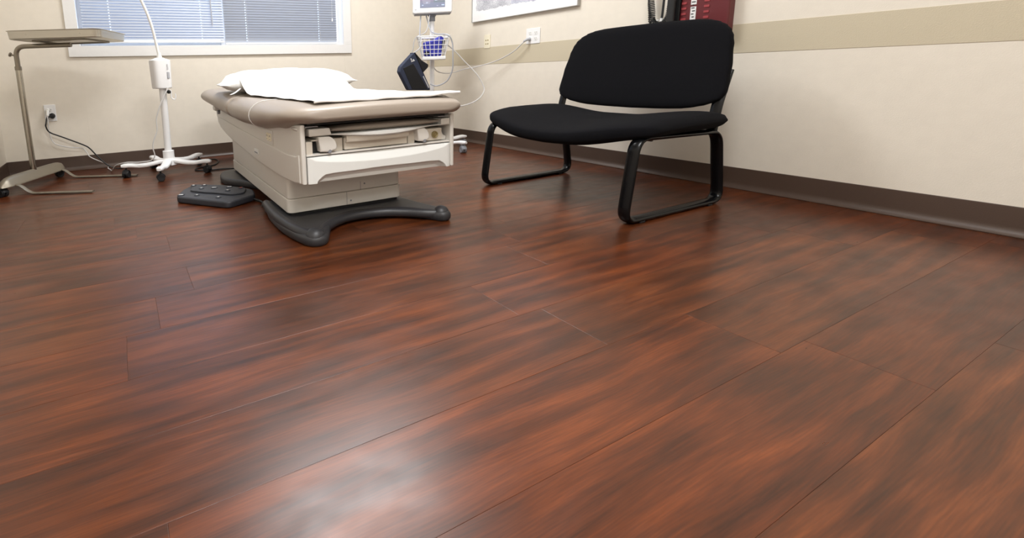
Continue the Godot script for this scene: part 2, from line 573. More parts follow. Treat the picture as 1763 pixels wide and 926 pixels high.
func make_window() -> void:
	var w := room("window_1", "wide white sliding window with flat casing")
	var b := MB.new()
	var c := 0.074
	rbox(b, Vector3((WX0 + WX1) / 2, WY0 - c / 2 + 0.012, 0.009), Vector3(WX1 - WX0 + 2 * c - 0.024, c, 0.018), 0.002)
	rbox(b, Vector3((WX0 + WX1) / 2, WY1 + c / 2 - 0.012, 0.009), Vector3(WX1 - WX0 + 2 * c - 0.024, c, 0.018), 0.002)
	for s in [[WX0 - c / 2 + 0.012], [WX1 + c / 2 - 0.012]]:
		rbox(b, Vector3(s[0], (WY0 + WY1) / 2, 0.009), Vector3(c, WY1 - WY0 - 0.0241, 0.018), 0.002)
	obj("casing", b, M.trim, w)
	b = MB.new()
	slab(b, Vector3(WX0, WY0 - 0.001, -0.15), Vector3(WX1, WY0 + 0.012, 0.0))
	slab(b, Vector3(WX0, WY1 - 0.012, -0.15), Vector3(WX1, WY1 + 0.001, 0.0))
	slab(b, Vector3(WX0 - 0.001, WY0, -0.15), Vector3(WX0 + 0.012, WY1, 0.0))
	slab(b, Vector3(WX1 - 0.012, WY0, -0.15), Vector3(WX1 + 0.001, WY1, 0.0))
	obj("jamb", b, M.trim, w)
	for s in 2:
		var x0: float = [WX0 + 0.012, -1.91][s]
		var x1: float = [-1.86, WX1 - 0.012][s]
		var z: float = [-0.122, -0.1][s]
		b = MB.new()
		for y in [WY0 + 0.012 + 0.015, WY1 - 0.027]:
			rbox(b, Vector3((x0 + x1) / 2, y, z), Vector3(x1 - x0, 0.03, 0.02), 0.002)
		for x in [x0 + 0.015, x1 - 0.015]:
			rbox(b, Vector3(x, (WY0 + WY1) / 2, z), Vector3(0.03, WY1 - WY0 - 0.085, 0.02), 0.002)
		var sash := obj("sash", b, M.trim, w)
		obj("pane", slab(MB.new(), Vector3(x0 + 0.028, WY0 + 0.038, z - 0.002), Vector3(x1 - 0.028, WY1 - 0.038, z + 0.002)), M.glass, sash)
	make_blind(-2.868, -1.893, 0.888, 0.98, "white mini blind on the left window half, bottom rail raised above the sill", -0.046)
	make_blind(-1.885, -0.921, 0.871, -1.12, "white mini blind on the right window half, bottom rail touching the sill", -0.040)

func make_blind(x0: float, x1: float, y0: float, tilt: float, label: String, z: float) -> void:
	var t := thing("window_blind", label, "blind", Vector3((x0 + x1) / 2, y0, z), 0, "blinds in the window")
	var wd := x1 - x0
	var top := WY1 - 0.012 - y0
	obj("head_rail", rbox(MB.new(), Vector3(0, top - 0.015, 0), Vector3(wd, 0.028, 0.026), 0.003), M.white, t)
	obj("bottom_rail", rbox(MB.new(), Vector3(0, 0.008, 0), Vector3(wd, 0.013, 0.026), 0.005, 2), M.white, t)
	var holes := [-wd * 0.5 + wd * 0.18, wd * 0.5 - wd * 0.17]
	var xs := [-wd / 2, holes[0] - 0.0028, holes[0] + 0.0028, holes[1] - 0.0028, holes[1] + 0.0028, wd / 2]
	# one curved slat with a route hole at each cord
	var b := MB.new()
	var pr := []
	for k in 7:
		var s := (k / 6.0 - 0.5)
		pr.append(Vector3(0, 0, s * 0.0255) .rotated(Vector3.RIGHT, tilt) + Vector3(0, 0.0022 * (1.0 - 4.0 * s * s), 0).rotated(Vector3.RIGHT, tilt))
	for i in 5:
		for k in 6:
			if (i == 1 or i == 3) and k in [2, 3]: continue
			var e: Vector3 = Vector3(xs[i], 0, 0) + pr[k]
			var f: Vector3 = Vector3(xs[i + 1], 0, 0) + pr[k]
			var g: Vector3 = Vector3(xs[i + 1], 0, 0) + pr[k + 1]
			var h: Vector3 = Vector3(xs[i], 0, 0) + pr[k + 1]
			var d := Vector3(0, -0.0003, 0).rotated(Vector3.RIGHT, tilt)
			b.quad(e, h, g, f)
			b.quad(e + d, f + d, g + d, h + d)
	var slat := b.commit()
	var y := 0.032
	while y < top - 0.035:
		put("slat", slat, M.slat, t).position.y = y
		y += 0.0198
	for hx in holes:
		var cb := MB.new()
		for s in [-1, 1]:
			tube(cb, [Vector3(hx + 0.006, 0.012, s * 0.0135), Vector3(hx + 0.006, top - 0.025, s * 0.0135)], 0.0006, 5)
		obj("ladder_cord", cb, M.white, t)
	if x0 < -2.0:
		obj("tilt_wand", tube(MB.new(), [Vector3(wd * 0.5 - 0.1, top - 0.03, 0.02), Vector3(wd * 0.5 - 0.085, 0.13, 0.022)], 0.004, 6), M.grey_light, t)
	else:
		var cb := tube(MB.new(), [Vector3(wd * 0.5 - 0.045, top - 0.03, 0.02), Vector3(wd * 0.5 - 0.045, 0.215, 0.02)], 0.001, 5)
		lathe(cb, [[0.001, 0.03], [0.003, 0.027], [0.006, 0.004], [0.005, 0], [0.0005, 0]], Transform3D(Basis(), Vector3(wd * 0.5 - 0.045, 0.19, 0.02)), 10)
		obj("pull_cord", cb, M.white, t)

# ---------------------------------------------------------------- examination table
# local axes: x to its right, z towards its foot end (the cabinet front is z = 0)
const TABLE_AT := Vector3(-1.777, 0, 2.256)
const TABLE_TURN := -0.01745

func curve(keys: Array, x: float) -> float:
	if x <= keys[0][0]: return keys[0][1]
	for i in keys.size() - 1:
		if x <= keys[i + 1][0]:
			var f: float = (x - keys[i][0]) / (keys[i + 1][0] - keys[i][0])
			return lerpf(keys[i][1], keys[i + 1][1], f * f * (3.0 - 2.0 * f))
	return keys[keys.size() - 1][1]

# cushion section: flat top, rolled sides hanging lower than the middle of the underside
func cushion_ring(z: float, w: float, top: float, low: float, mid: float, r: float, crown := 0.006) -> PackedVector3Array:
	var ring := PackedVector3Array()
	var hy := (top - low) / 2
	var cy := (top + low) / 2
	for k in 13:
		var f := k / 12.0 * 2.0 - 1.0
		ring.append(Vector3(f * (w - r), top + crown * (1.0 - f * f), z))
	for k in range(1, 12):
		var a := PI / 2 - PI * k / 12.0
		ring.append(Vector3(w - r + cos(a) * r, cy + sin(a) * hy, z))
	for k in 13:
		var f := 1.0 - k / 12.0 * 2.0
		var lift := smoothstep(1.0, 0.72, absf(f))
		ring.append(Vector3(f * (w - r), lerpf(low, maxf(low, mid), lift), z))
	for k in range(1, 12):
		var a := PI / 2 + PI * (12 - k) / 12.0
		ring.append(Vector3(-(w - r) + cos(a) * r, cy + sin(a) * hy, z))
	return ring

func make_exam_table() -> void:
	var t := thing("exam_table", "powered examination table with taupe cushions on a cream cabinet and dark grey base", "exam table", TABLE_AT, TABLE_TURN)
	# --- base: dark splayed plate with rolled feet
	var outline := smooth_poly([Vector2(-0.335, 0.062), Vector2(-0.364, 0.0), Vector2(-0.388, -0.15), Vector2(-0.384, -0.36), Vector2(-0.345, -0.50), Vector2(-0.29, -0.62), Vector2(-0.28, -0.88), Vector2(-0.35, -1.02), Vector2(-0.42, -1.12), Vector2(-0.435, -1.26), Vector2(-0.38, -1.4), Vector2(-0.2, -1.42), Vector2(0.1, -1.42), Vector2(0.29, -1.39), Vector2(0.32, -1.25), Vector2(0.27, -1.05), Vector2(0.225, -0.75), Vector2(0.225, -0.4), Vector2(0.245, -0.2), Vector2(0.28, -0.06), Vector2(0.298, 0.015), Vector2(0.283, 0.05), Vector2(0.247, 0.052), Vector2(0.214, 0.012), Vector2(0.155, -0.075), Vector2(0.065, -0.128), Vector2(-0.037, -0.15), Vector2(-0.124, -0.138), Vector2(-0.2, -0.075), Vector2(-0.245, 0.012), Vector2(-0.28, 0.066)], 5)
	var b := MB.new()
	prism(b, outline, -0.002, 0.042, 0.018, frame(Vector3.RIGHT, Vector3.BACK) * Transform3D(Basis.from_scale(Vector3(1, 1, -1))), 4)
	var base := obj("base", b, M.table_base, t, 50.0)
	b = MB.new()   # rolled rim along the front and sides
	var rim := smooth_path([Vector3(-0.352, 0.03, -0.5), Vector3(-0.368, 0.034, -0.33), Vector3(-0.365, 0.036, -0.16), Vector3(-0.345, 0.036, -0.03), Vector3(-0.313, 0.034, 0.032)], 6)
	tube(b, rim, 0.022, 10)
	sphere(b, Vector3(-0.309, 0.03, 0.03), Vector3(0.038, 0.034, 0.038), 20)
	sphere(b, Vector3(0.262, 0.028, 0.014), Vector3(0.034, 0.032, 0.034), 20)
	tube(b, smooth_path([Vector3(-0.3, 0.024, 0.03), Vector3(-0.235, 0.026, -0.055), Vector3(-0.14, 0.028, -0.122), Vector3(-0.037, 0.028, -0.137), Vector3(0.06, 0.028, -0.115), Vector3(0.14, 0.028, -0.066), Vector3(0.205, 0.028, -0.01), Vector3(0.258, 0.026, 0.018)], 6), 0.02, 10)
	obj("rim", b, M.table_base, base, 60.0)
	obj("foot_cap", lathe(MB.new(), [[0.001, 0.046], [0.02, 0.046], [0.0215, 0.05], [0.02, 0.053], [0.001, 0.054]], Transform3D(Basis(), Vector3(-0.318, 0.0, -0.005)), 20), M.table_base, base)
	# --- column housing
	b = MB.new()
	var col := round_poly([Vector2(-0.332, -0.22), Vector2(0.209, -0.22), Vector2(0.209, -1.38), Vector2(-0.332, -1.38)], 0.03, 5)
	var flat := frame(Vector3.RIGHT, Vector3.BACK) * Transform3D(Basis.from_scale(Vector3(1, 1, -1)))
	prism(b, inset(col, 0.004), 0.1125, 0.30, 0.003, flat)
	obj("column_housing", b, M.plastic, t)
	var skirt := obj("column_skirt", prism(MB.new(), col, 0.053, 0.1115, 0.004, flat, 2), M.plastic, t)
	b = MB.new()   # dark gasket on which the housing stands
	prism(b, inset(col, 0.012), 0.040, 0.058, 0.001, flat)
	obj("gasket", b, M.black, t)
	for s in [[0.005, 0.133, -0.004], [-0.065, 0.066, 0.0]]:
		b = MB.new()
		lathe(b, [[0.0005, 0.0015], [0.004, 0.001], [0.0045, 0]], Transform3D(Basis(Vector3.RIGHT, PI / 2), Vector3(s[0] + 0.018, s[1] + 0.005, -0.2205 + s[2])), 12)
		obj("screw", b, M.grey_mid, skirt)
	obj("panel_joint", rbox(MB.new(), Vector3(0.003, 0.131, -0.2245), Vector3(0.002, 0.038, 0.002), 0.0004), M.grey_mid, skirt)
	b = MB.new()
	rbox(b, Vector3(-0.066, 0.083, -0.2205), Vector3(0.002, 0.056, 0.002), 0.0004)
	obj("panel_joint", b, M.grey_mid, skirt)
	# --- cabinet shell: two side panels, floor, back and top deck round an open front bay
	var side := []
	for q in [[0.0, 0.222], [-0.086, 0.211], [-0.3, 0.201], [-0.656, 0.207], [-1.033, 0.228], [-1.3, 0.243], [-1.47, 0.258], [-1.65, 0.284], [-1.76, 0.315], [-1.82, 0.36], [-1.83, 0.405]]: side.append(Vector2(q[0], q[1]))
	side.append(Vector2(-1.83, 0.425)); side.append(Vector2(-1.0, 0.418)); side.append(Vector2(0.0, 0.441))
	var shell := Node3D.new()
	shell.name = "cabinet"
	t.add_child(shell)
	for s in [-1, 1]:
		b = MB.new()
		prism(b, PackedVector2Array(side), -0.338 if s < 0 else 0.318, -0.318 if s < 0 else 0.338, 0.008, Transform3D(Basis(Vector3.BACK, Vector3.UP, Vector3.RIGHT), Vector3.ZERO), 3)
		var panel := obj("side_panel", b, M.plastic, shell, 50.0)
		# lower flank standing proud below the shoulder line
		var low := []
		for q in [[-0.02, 0.224], [-0.086, 0.215], [-0.3, 0.205], [-0.656, 0.211], [-1.033, 0.232], [-1.3, 0.247], [-1.47, 0.262], [-1.65, 0.288], [-1.74, 0.315], [-1.76, 0.35], [-1.6, 0.352], [-1.17, 0.338], [-0.52, 0.322], [-0.16, 0.314], [-0.06, 0.32], [-0.02, 0.33]]: low.append(Vector2(q[0], q[1]))
		obj("flank", prism(MB.new(), PackedVector2Array(low), -0.343 if s < 0 else 0.335, -0.335 if s < 0 else 0.343, 0.004, Transform3D(Basis(Vector3.BACK, Vector3.UP, Vector3.RIGHT), Vector3.ZERO), 2), M.plastic, shell, 50.0)
		if s < 0:
			b = MB.new()
			rbox(b, Vector3(-0.3375, 0.354, -0.43), Vector3(0.006, 0.066, 0.125), 0.002)
			obj("outlet_plate", b, M.plastic, shell)
			for k in 2:
				b = MB.new()
				rbox(b, Vector3(-0.341, 0.355, -0.445 + k * 0.042), Vector3(0.006, 0.034, 0.03), 0.003, 2)
				var socket := obj("socket", b, M.ivory, shell)
				b = MB.new()
				for h in [-0.006, 0.006]: rbox(b, Vector3(-0.3441, 0.36, -0.445 + k * 0.042 + h), Vector3(0.001, 0.009, 0.002), 0.0003)
				rbox(b, Vector3(-0.3441, 0.346, -0.445 + k * 0.042), Vector3(0.001, 0.004, 0.004), 0.0003)
				obj("slot", b, M.black, shell)
			b = MB.new()
			rbox(b, Vector3(-0.345, 0.259, -0.655), Vector3(0.007, 0.024, 0.075), 0.003, 2)
			obj("badge", b, M.plastic_white, shell)
			obj("badge_stripe", rbox(MB.new(), Vector3(-0.3487, 0.2545, -0.655), Vector3(0.001, 0.006, 0.06), 0.0004), M.grey_mid, shell)
	b = MB.new()
	rbox(b, Vector3(0, 0.226, -0.6), Vector3(0.64, 0.012, 1.1), 0.002)
	rbox(b, Vector3(0, 0.32, -0.3), Vector3(0.64, 0.2, 0.012), 0.002)
	rbox(b, Vector3(0, 0.4, -0.95), Vector3(0.64, 0.03, 1.72), 0.004)
	obj("deck", b, M.plastic_beige, shell)
	obj("gap_dark_plate", rbox(MB.new(), Vector3(0, 0.4385, -0.5), Vector3(0.61, 0.008, 0.96), 0.002), M.black, shell)  # black plate added to paint the dark gap under the seat cushion
	obj("bay_floor", rbox(MB.new(), Vector3(0, 0.3265, -0.14), Vector3(0.634, 0.006, 0.27), 0.001), M.plastic, shell)
	make_bay(t)
	make_drawer(t)
	make_cushions(t)
	# brackets under the head end and at the front corner
	b = MB.new()
	rbox(b, Vector3(-0.37, 0.425, -1.56), Vector3(0.05, 0.035, 0.07), 0.012, 3)
	obj("hinge_cover", b, M.plastic, t)
	obj("hinge_knob", lathe(MB.new(), [[0.0005, 0.0], [0.011, 0.0], [0.012, 0.004], [0.012, 0.016], [0.0005, 0.018]], Transform3D(Basis(Vector3.BACK, PI / 2), Vector3(-0.365, 0.402, -1.5)), 14), M.grey_mid, t)
	obj("corner_latch", prism(MB.new(), PackedVector2Array([Vector2(-0.355, 0.428), Vector2(-0.30, 0.428), Vector2(-0.318, 0.414), Vector2(-0.338, 0.416)]), -0.075, -0.03, 0.002), M.plastic, t)

func make_bay(t: Node3D) -> void:
	# folded leg rest pad in the upper slot
	var rings := []
	for k in 15:
		var x := lerpf(-0.212, 0.262, k / 14.0)
		var e := minf(k, 14 - k) / 1.5
		var h := 0.013 * clampf(0.55 + e * 0.3, 0, 1) + 0.003 * sin(PI * k / 14.0)
		var ring := PackedVector3Array()
		for a in 14:
			var g := TAU * a / 14
			ring.append(Vector3(x, 0.4135 + sin(g) * h, -0.13 + signf(cos(g)) * pow(absf(cos(g)), 0.4) * 0.13))
		rings.append(ring)
	obj("leg_rest_pad", loft(MB.new(), rings), M.vinyl, t, 60.0)
	# white carrier below the pad: bellied lip bowing forward in the middle
	rings = []
	for k in 33:
		var x := lerpf(-0.296, 0.318, k / 32.0)
		var f := clampf((x + 0.215) / 0.44, 0.0, 1.0)
		var belly := pow(sin(PI * f), 1.2)
		var zf := -0.004 + 0.03 * belly
		rings.append(PackedVector3Array([Vector3(x, 0.3995, -0.25), Vector3(x, 0.3995, zf - 0.002), Vector3(x, 0.3985, zf), Vector3(x, 0.3965 - 0.010 * belly, zf - 0.001), Vector3(x, 0.3952 - 0.0165 * belly, zf - 0.006 - 0.008 * belly), Vector3(x, 0.3955, -0.09), Vector3(x, 0.3955, -0.25)]))
	var carrier := obj("leg_rest_carrier", loft(MB.new(), rings), M.plastic_white, t)
	var b := MB.new()
	prism(b, round_poly([Vector2(-0.303, 0.396), Vector2(-0.214, 0.396), Vector2(-0.222, 0.423), Vector2(-0.303, 0.423)], 0.004), -0.2, -0.002, 0.003)
	obj("carrier_end", b, M.plastic, carrier)
	b = MB.new()
	prism(b, round_poly([Vector2(0.274, 0.396), Vector2(0.317, 0.396), Vector2(0.317, 0.423), Vector2(0.276, 0.423)], 0.004), -0.2, -0.002, 0.003)
	obj("carrier_end", b, M.plastic, carrier)
	b = MB.new()   # slide rails
	rbox(b, Vector3(-0.29, 0.431, -0.06), Vector3(0.05, 0.003, 0.1), 0.001)
	rbox(b, Vector3(0.29, 0.431, -0.06), Vector3(0.05, 0.003, 0.1), 0.001)
	obj("slide_rail", b, M.grey_light, carrier)
	# dividers
	b = MB.new()
	rbox(b, Vector3(-0.189, 0.354, -0.13), Vector3(0.058, 0.05, 0.2), 0.003)
	obj("divider", b, M.plastic_beige, t)
	b = MB.new()
	rbox(b, Vector3(0.146, 0.357, -0.13), Vector3(0.034, 0.056, 0.2), 0.003)
	obj("divider", b, M.plastic_beige, t)
	# treatment pan with a lipped front
	b = MB.new()
	rbox(b, Vector3(-0.018, 0.356, -0.13), Vector3(0.278, 0.047, 0.22), 0.003)
	var pan := obj("treatment_pan", b, M.plastic_beige, t)
	rings = []
	for k in 13:
		var x := lerpf(-0.153, 0.119, k / 12.0)
		var bow := 0.012 * (1.0 - pow(k / 6.0 - 1.0, 2))
		rings.append(PackedVector3Array([Vector3(x, 0.391, -0.05), Vector3(x, 0.391, -0.012 + bow), Vector3(x, 0.387, -0.006 + bow), Vector3(x, 0.371, -0.004 + bow), Vector3(x, 0.363, -0.008 + bow), Vector3(x, 0.363, -0.05)]))
	obj("pan_lip", loft(MB.new(), rings), M.plastic_beige, pan)
	# stirrup ends: curved blocks either side
	for s in [[-0.262, -0.196, 0.333, 0.3925, -1], [0.163, 0.214, 0.336, 0.3915, 1]]:
		var x0: float = s[0]
		var x1: float = s[1]
		var pl := [Vector2(x0, s[2] + 0.004), Vector2(x0 - 0.008, s[3]), Vector2(lerpf(x0, x1, 0.45), s[3])]
		for k in range(1, 7):
			var a := PI / 2 * k / 6.0
			pl.append(Vector2(lerpf(x0, x1, 0.45) + sin(a) * (x1 - lerpf(x0, x1, 0.45)), lerpf(s[3], s[2] + 0.018, 1.0 - cos(a))))
		pl.append(Vector2(x1 - 0.004, s[2] + 0.008)); pl.append(Vector2(lerpf(x0, x1, 0.5), s[2]))
		var st := obj("stirrup", prism(MB.new(), PackedVector2Array(pl), -0.16, 0.002, 0.006, Transform3D(), 3), M.plastic, t, 50.0)
		obj("stirrup_pin", lathe(MB.new(), [[0.0005, 0.004], [0.007, 0.003], [0.008, 0], [0.008, -0.02], [0.0005, -0.02]], Transform3D(Basis(Vector3.RIGHT, PI / 2), Vector3(lerpf(x0, x1, 0.55), s[2] + 0.003, 0.0)), 12), M.grey_mid, st)
	# left socket frame with dark opening
	b = MB.new()
	rbox(b, Vector3(-0.302, 0.352, -0.1), Vector3(0.026, 0.05, 0.18), 0.003)
	rbox(b, Vector3(-0.268, 0.3795, -0.1), Vector3(0.05, 0.004, 0.18), 0.001)
	obj("stirrup_socket", b, M.plastic_beige, t)
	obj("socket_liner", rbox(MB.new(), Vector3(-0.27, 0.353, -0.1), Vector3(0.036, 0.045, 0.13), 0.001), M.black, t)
	# right lock plate with brass cylinder
	var lock := obj("lock_plate", rbox(MB.new(), Vector3(0.252, 0.358, -0.07), Vector3(0.076, 0.05, 0.1), 0.004, 2), M.plastic_beige, t)
	obj("lock", lathe(MB.new(), [[0.0005, 0.004], [0.006, 0.004], [0.0065, 0.002], [0.008, 0.002], [0.011, 0.006], [0.0135, 0.006], [0.0145, 0.003], [0.0145, -0.004], [0.0005, -0.004]], Transform3D(Basis(Vector3.RIGHT, PI / 2), Vector3(0.252, 0.358, -0.018)), 24), M.brass, lock)
	obj("wedge", prism(MB.new(), PackedVector2Array([Vector2(0.291, 0.331), Vector2(0.317, 0.331), Vector2(0.317, 0.346), Vector2(0.303, 0.352), Vector2(0.291, 0.375)]), -0.14, -0.03, 0.002), M.plastic, t)

func make_drawer(t: Node3D) -> void:
	# moulded front: upper facet leaning back above a drooping line, finger scoop along the bottom
	var nx := 150
	var ny := 44
	var w := 0.3155
	var y0 := 0.2215
	var y1 := 0.3195
	var deep := func(x: float, y: float) -> float:
		var u := x / w
		var z := 0.006
		var line := y1 - 0.034 * pow(maxf(0.0, 1.0 - u * u), 0.6) * smoothstep(1.0, 0.9, absf(u))
		z -= clampf(y - line, 0.0, 1.0) * 0.62
		var edge := minf(w - absf(x), 0.02)
		z -= 0.006 * pow(1.0 - edge / 0.02, 2)
		var top := 0.221 + 0.034 * sqrt(clampf((0.286 - absf(x - 0.005)) / 0.036, 0.0, 1.0)) * (0.86 + 0.14 * (1.0 - u * u))
		z -= 0.024 * smoothstep(-0.0008, 0.0022, top - y) * clampf(0.35 + (top - y) / 0.03, 0.0, 1.0)
		return z
	var b := MB.new()
	var g := []
	for j in ny + 1:
		var r := PackedVector3Array()
		for i in nx + 1:
			var x := lerpf(-w, w, float(i) / nx)
			var y := lerpf(y0, y1, float(j) / ny)
			r.append(Vector3(x, y, deep.call(x, y)))
		g.append(r)
	for j in ny:
		for i in nx: b.quad(g[j][i], g[j][i + 1], g[j + 1][i + 1], g[j + 1][i])
	var zb := -0.05
	for i in nx:
		b.quad(Vector3(g[0][i].x, y0, zb), Vector3(g[0][i + 1].x, y0, zb), g[0][i + 1], g[0][i])
		b.quad(g[ny][i], g[ny][i + 1], Vector3(g[0][i + 1].x, y1, zb), Vector3(g[0][i].x, y1, zb))
	for j in ny:
		for i in [0, nx]:
			b.quad(g[j][i], g[j + 1][i], Vector3(g[j + 1][i].x, g[j + 1][i].y, zb), Vector3(g[j][i].x, g[j][i].y, zb))
	var d := obj("drawer", b, M.plastic_white, t, 30.0)
	obj("drawer_box", rbox(MB.new(), Vector3(0, 0.275, -0.16), Vector3(0.6, 0.08, 0.24), 0.003), M.plastic_beige, d)

func make_cushions(t: Node3D) -> void:
	# seat cushion
	var low := [[-1.03, 0.387], [-0.85, 0.382], [-0.47, 0.389], [-0.2, 0.412], [0.0, 0.438], [0.05, 0.45]]
	var rings := []
	for e in [[-1.035, 0.55], [-1.032, 0.8], [-1.022, 0.95], [-1.005, 1.0]]:
		rings.append(cushion_ring(e[0], 0.405 - 0.03 * (1.0 - e[1]), lerpf(0.45, 0.513, e[1]), lerpf(0.45, curve(low, e[0]), e[1]), 0.44, 0.085))
	for k in 18:
		var z := lerpf(-0.96, -0.17, k / 17.0)
		rings.append(cushion_ring(z, 0.405 + 0.008 * sin(PI * k / 17.0), 0.513, curve(low, z), 0.44, 0.088))
	for k in range(1, 13):
		var a := PI / 2 * k / 12.0
		var z := -0.17 + sin(a) * 0.225
		var q := cos(a)
		var ww := 0.27 + 0.135 * pow(q, 0.75)
		var ty := 0.478 + 0.035 * pow(q, 0.55)
		var ly := lerpf(0.466, curve(low, z), pow(q, 0.5))
		rings.append(cushion_ring(z, ww, ty, ly, 0.446, lerpf(0.03, 0.088, q)))
	var seat := obj("seat_cushion", loft(MB.new(), rings), M.vinyl, t, 75.0)
	# back cushion, wider towards the head and rising slightly
	rings = []
	for e in [[-1.045, 0.55], [-1.048, 0.8], [-1.058, 0.95], [-1.075, 1.0]]:
		rings.append(cushion_ring(e[0], 0.408 - 0.03 * (1.0 - e[1]), lerpf(0.45, 0.517, e[1]), lerpf(0.45, 0.389, e[1]), 0.43, 0.085))
	for k in 15:
		var z := lerpf(-1.12, -1.72, k / 14.0)
		var f := k / 14.0
		rings.append(cushion_ring(z, lerpf(0.408, 0.445, f), lerpf(0.517, 0.545, f), lerpf(0.392, 0.452, f), lerpf(0.43, 0.47, f), 0.085))
	for k in range(1, 10):
		var a := PI / 2 * k / 9.0
		var q := cos(a)
		rings.append(cushion_ring(-1.72 - sin(a) * 0.13, 0.30 + 0.145 * pow(q, 0.7), 0.5 + 0.045 * pow(q, 0.6), 0.49 - 0.036 * pow(q, 0.6), 0.47, lerpf(0.03, 0.085, q)))
	obj("back_cushion", loft(MB.new(), rings), M.vinyl, t, 75.0)
	# clear strap holding the paper and the seam at the other end
	var pts := []
	for v in cushion_ring(-0.46, 0.416, 0.5145, 0.386, 0.44, 0.09): pts.append(v)
	var part := pts.slice(0, 2); part.reverse()
	var loop := []
	for v in pts: loop.append(v)
	obj("strap", tube(MB.new(), loop, 0.0016, 6, Vector2(1.0, 1.0), Vector3.ZERO, true), M.white_dull, seat)
	pts = []
	for v in cushion_ring(-0.1, 0.405, 0.515, 0.424, 0.44, 0.088).slice(12, 26): pts.append(v + Vector3(0.002, 0, 0))
	obj("seam", tube(MB.new(), pts, 0.0018, 6), M.vinyl, seat)

func make_bedding() -> void:
	var xf := Transform3D(Basis(Vector3.UP, TABLE_TURN), TABLE_AT)
	# pillow lying across the back cushion
	var p := thing("pillow", "plump white pillow at the head of the examination table under paper", "pillow", xf * Vector3(0.0, 0.516, -1.22), TABLE_TURN - 0.10)
	var rings := []
	for k in 33:
		var u := k / 16.0 - 1.0
		var e := pow(1.0 - pow(absf(u), 4.0), 0.5)
		var flange := smoothstep(1.0, 0.86, absf(u))
		var hz := 0.205 * (0.82 + 0.18 * (1.0 - pow(absf(u), 3)))
		var ring := PackedVector3Array()
		for a in 28:
			var g := TAU * a / 28
			var s := sin(g)
			var hy := (0.075 * e * flange + 0.0035) * pow(absf(s), 0.9) * signf(s)
			ring.append(Vector3(u * 0.405, 0.058 + hy * (1.0 if s > 0 else 0.62) - 0.0 + 0.004 * sin(u * 9.0 + g * 2.0) * flange, cos(g) * hz))
		rings.append(ring)
	obj("case", loft(MB.new(), rings), M.pillow, p, 75.0)
	obj("tie", tube(MB.new(), smooth_path([Vector3(-0.30, 0.04, 0.2), Vector3(-0.335, 0.02, 0.25), Vector3(-0.365, 0.012, 0.31)], 5), 0.004, 8, Vector2(1.6, 0.5)), M.paper, p)
	# paper sheet running from over the pillow to the foot end
	var prof := [[-1.40, 0.60], [-1.36, 0.640], [-1.28, 0.658], [-1.20, 0.661], [-1.13, 0.653], [-1.06, 0.628], [-0.99, 0.588], [-0.92, 0.552], [-0.84, 0.534], [-0.74, 0.526], [-0.6, 0.524], [-0.4, 0.5235], [-0.2, 0.524], [-0.1, 0.5245], [-0.04, 0.525], [-0.012, 0.524]]
	var paper := MB.new()
	var nz := 70
	var nx := 40
	var top := []
	for j in nz + 1:
		var z := lerpf(-1.40, -0.012, float(j) / nz)
		var y := curve_linear(prof, z)
		var r := PackedVector3Array()
		for i in nx + 1:
			var u := float(i) / nx * 2.0 - 1.0
			var f := smoothstep(-1.0, -0.2, z)
			var x := lerpf(lerpf(-0.315, -0.275, f), lerpf(0.31, 0.372, f), (u + 1.0) / 2.0)
			var droop := -0.028 * pow(absf(u), 5) * smoothstep(-0.75, -1.05, z)
			var wave := 0.0035 * sin(x * 21.0 + z * 9.0) * (0.25 + 0.75 * smoothstep(-0.6, -1.0, z)) + 0.0012 * sin(x * 47.0 - z * 31.0)
			var lift := 0.006 * smoothstep(0.3, 1.0, u) * smoothstep(-0.4, -0.02, z)
			r.append(Vector3(x, y + droop + wave + lift, z))
		top.append(r)
	var d := Vector3(0, -0.0012, 0)
	var from := 0
	for j in nz:
		for i in nx:
			paper.quad(top[j][i], top[j + 1][i], top[j + 1][i + 1], top[j][i + 1])
			paper.quad(top[j][i] + d, top[j][i + 1] + d, top[j + 1][i + 1] + d, top[j + 1][i] + d)
	for i in nx:
		for j in [0, nz]: paper.quad(top[j][i], top[j][i + 1], top[j][i + 1] + d, top[j][i] + d)
	for j in nz:
		for i in [0, nx]: paper.quad(top[j][i], top[j + 1][i], top[j + 1][i] + d, top[j][i] + d)
	# turned-under front edge
	var fold := []
	for i in nx + 1: fold.append(top[nz][i] + Vector3(0, -0.003, 0.001))
	tube(paper, fold, 0.0055, 10)
	var o := obj("paper_sheet", paper, M.paper, self, 70.0)
	o.transform = xf
	tag(o, "white paper sheet covering the pillow and examination table seat", "paper")

func curve_linear(keys: Array, x: float) -> float:
	for i in keys.size() - 1:
		if x <= keys[i + 1][0]:
			var a: float = keys[maxi(i - 1, 0)][1]
			var d: float = keys[mini(i + 2, keys.size() - 1)][1]
			var f: float = clampf((x - keys[i][0]) / (keys[i + 1][0] - keys[i][0]), 0.0, 1.0)
			var h: float = lerpf(keys[i][1], keys[i + 1][1], f)
			return h
	return keys[keys.size() - 1][1]

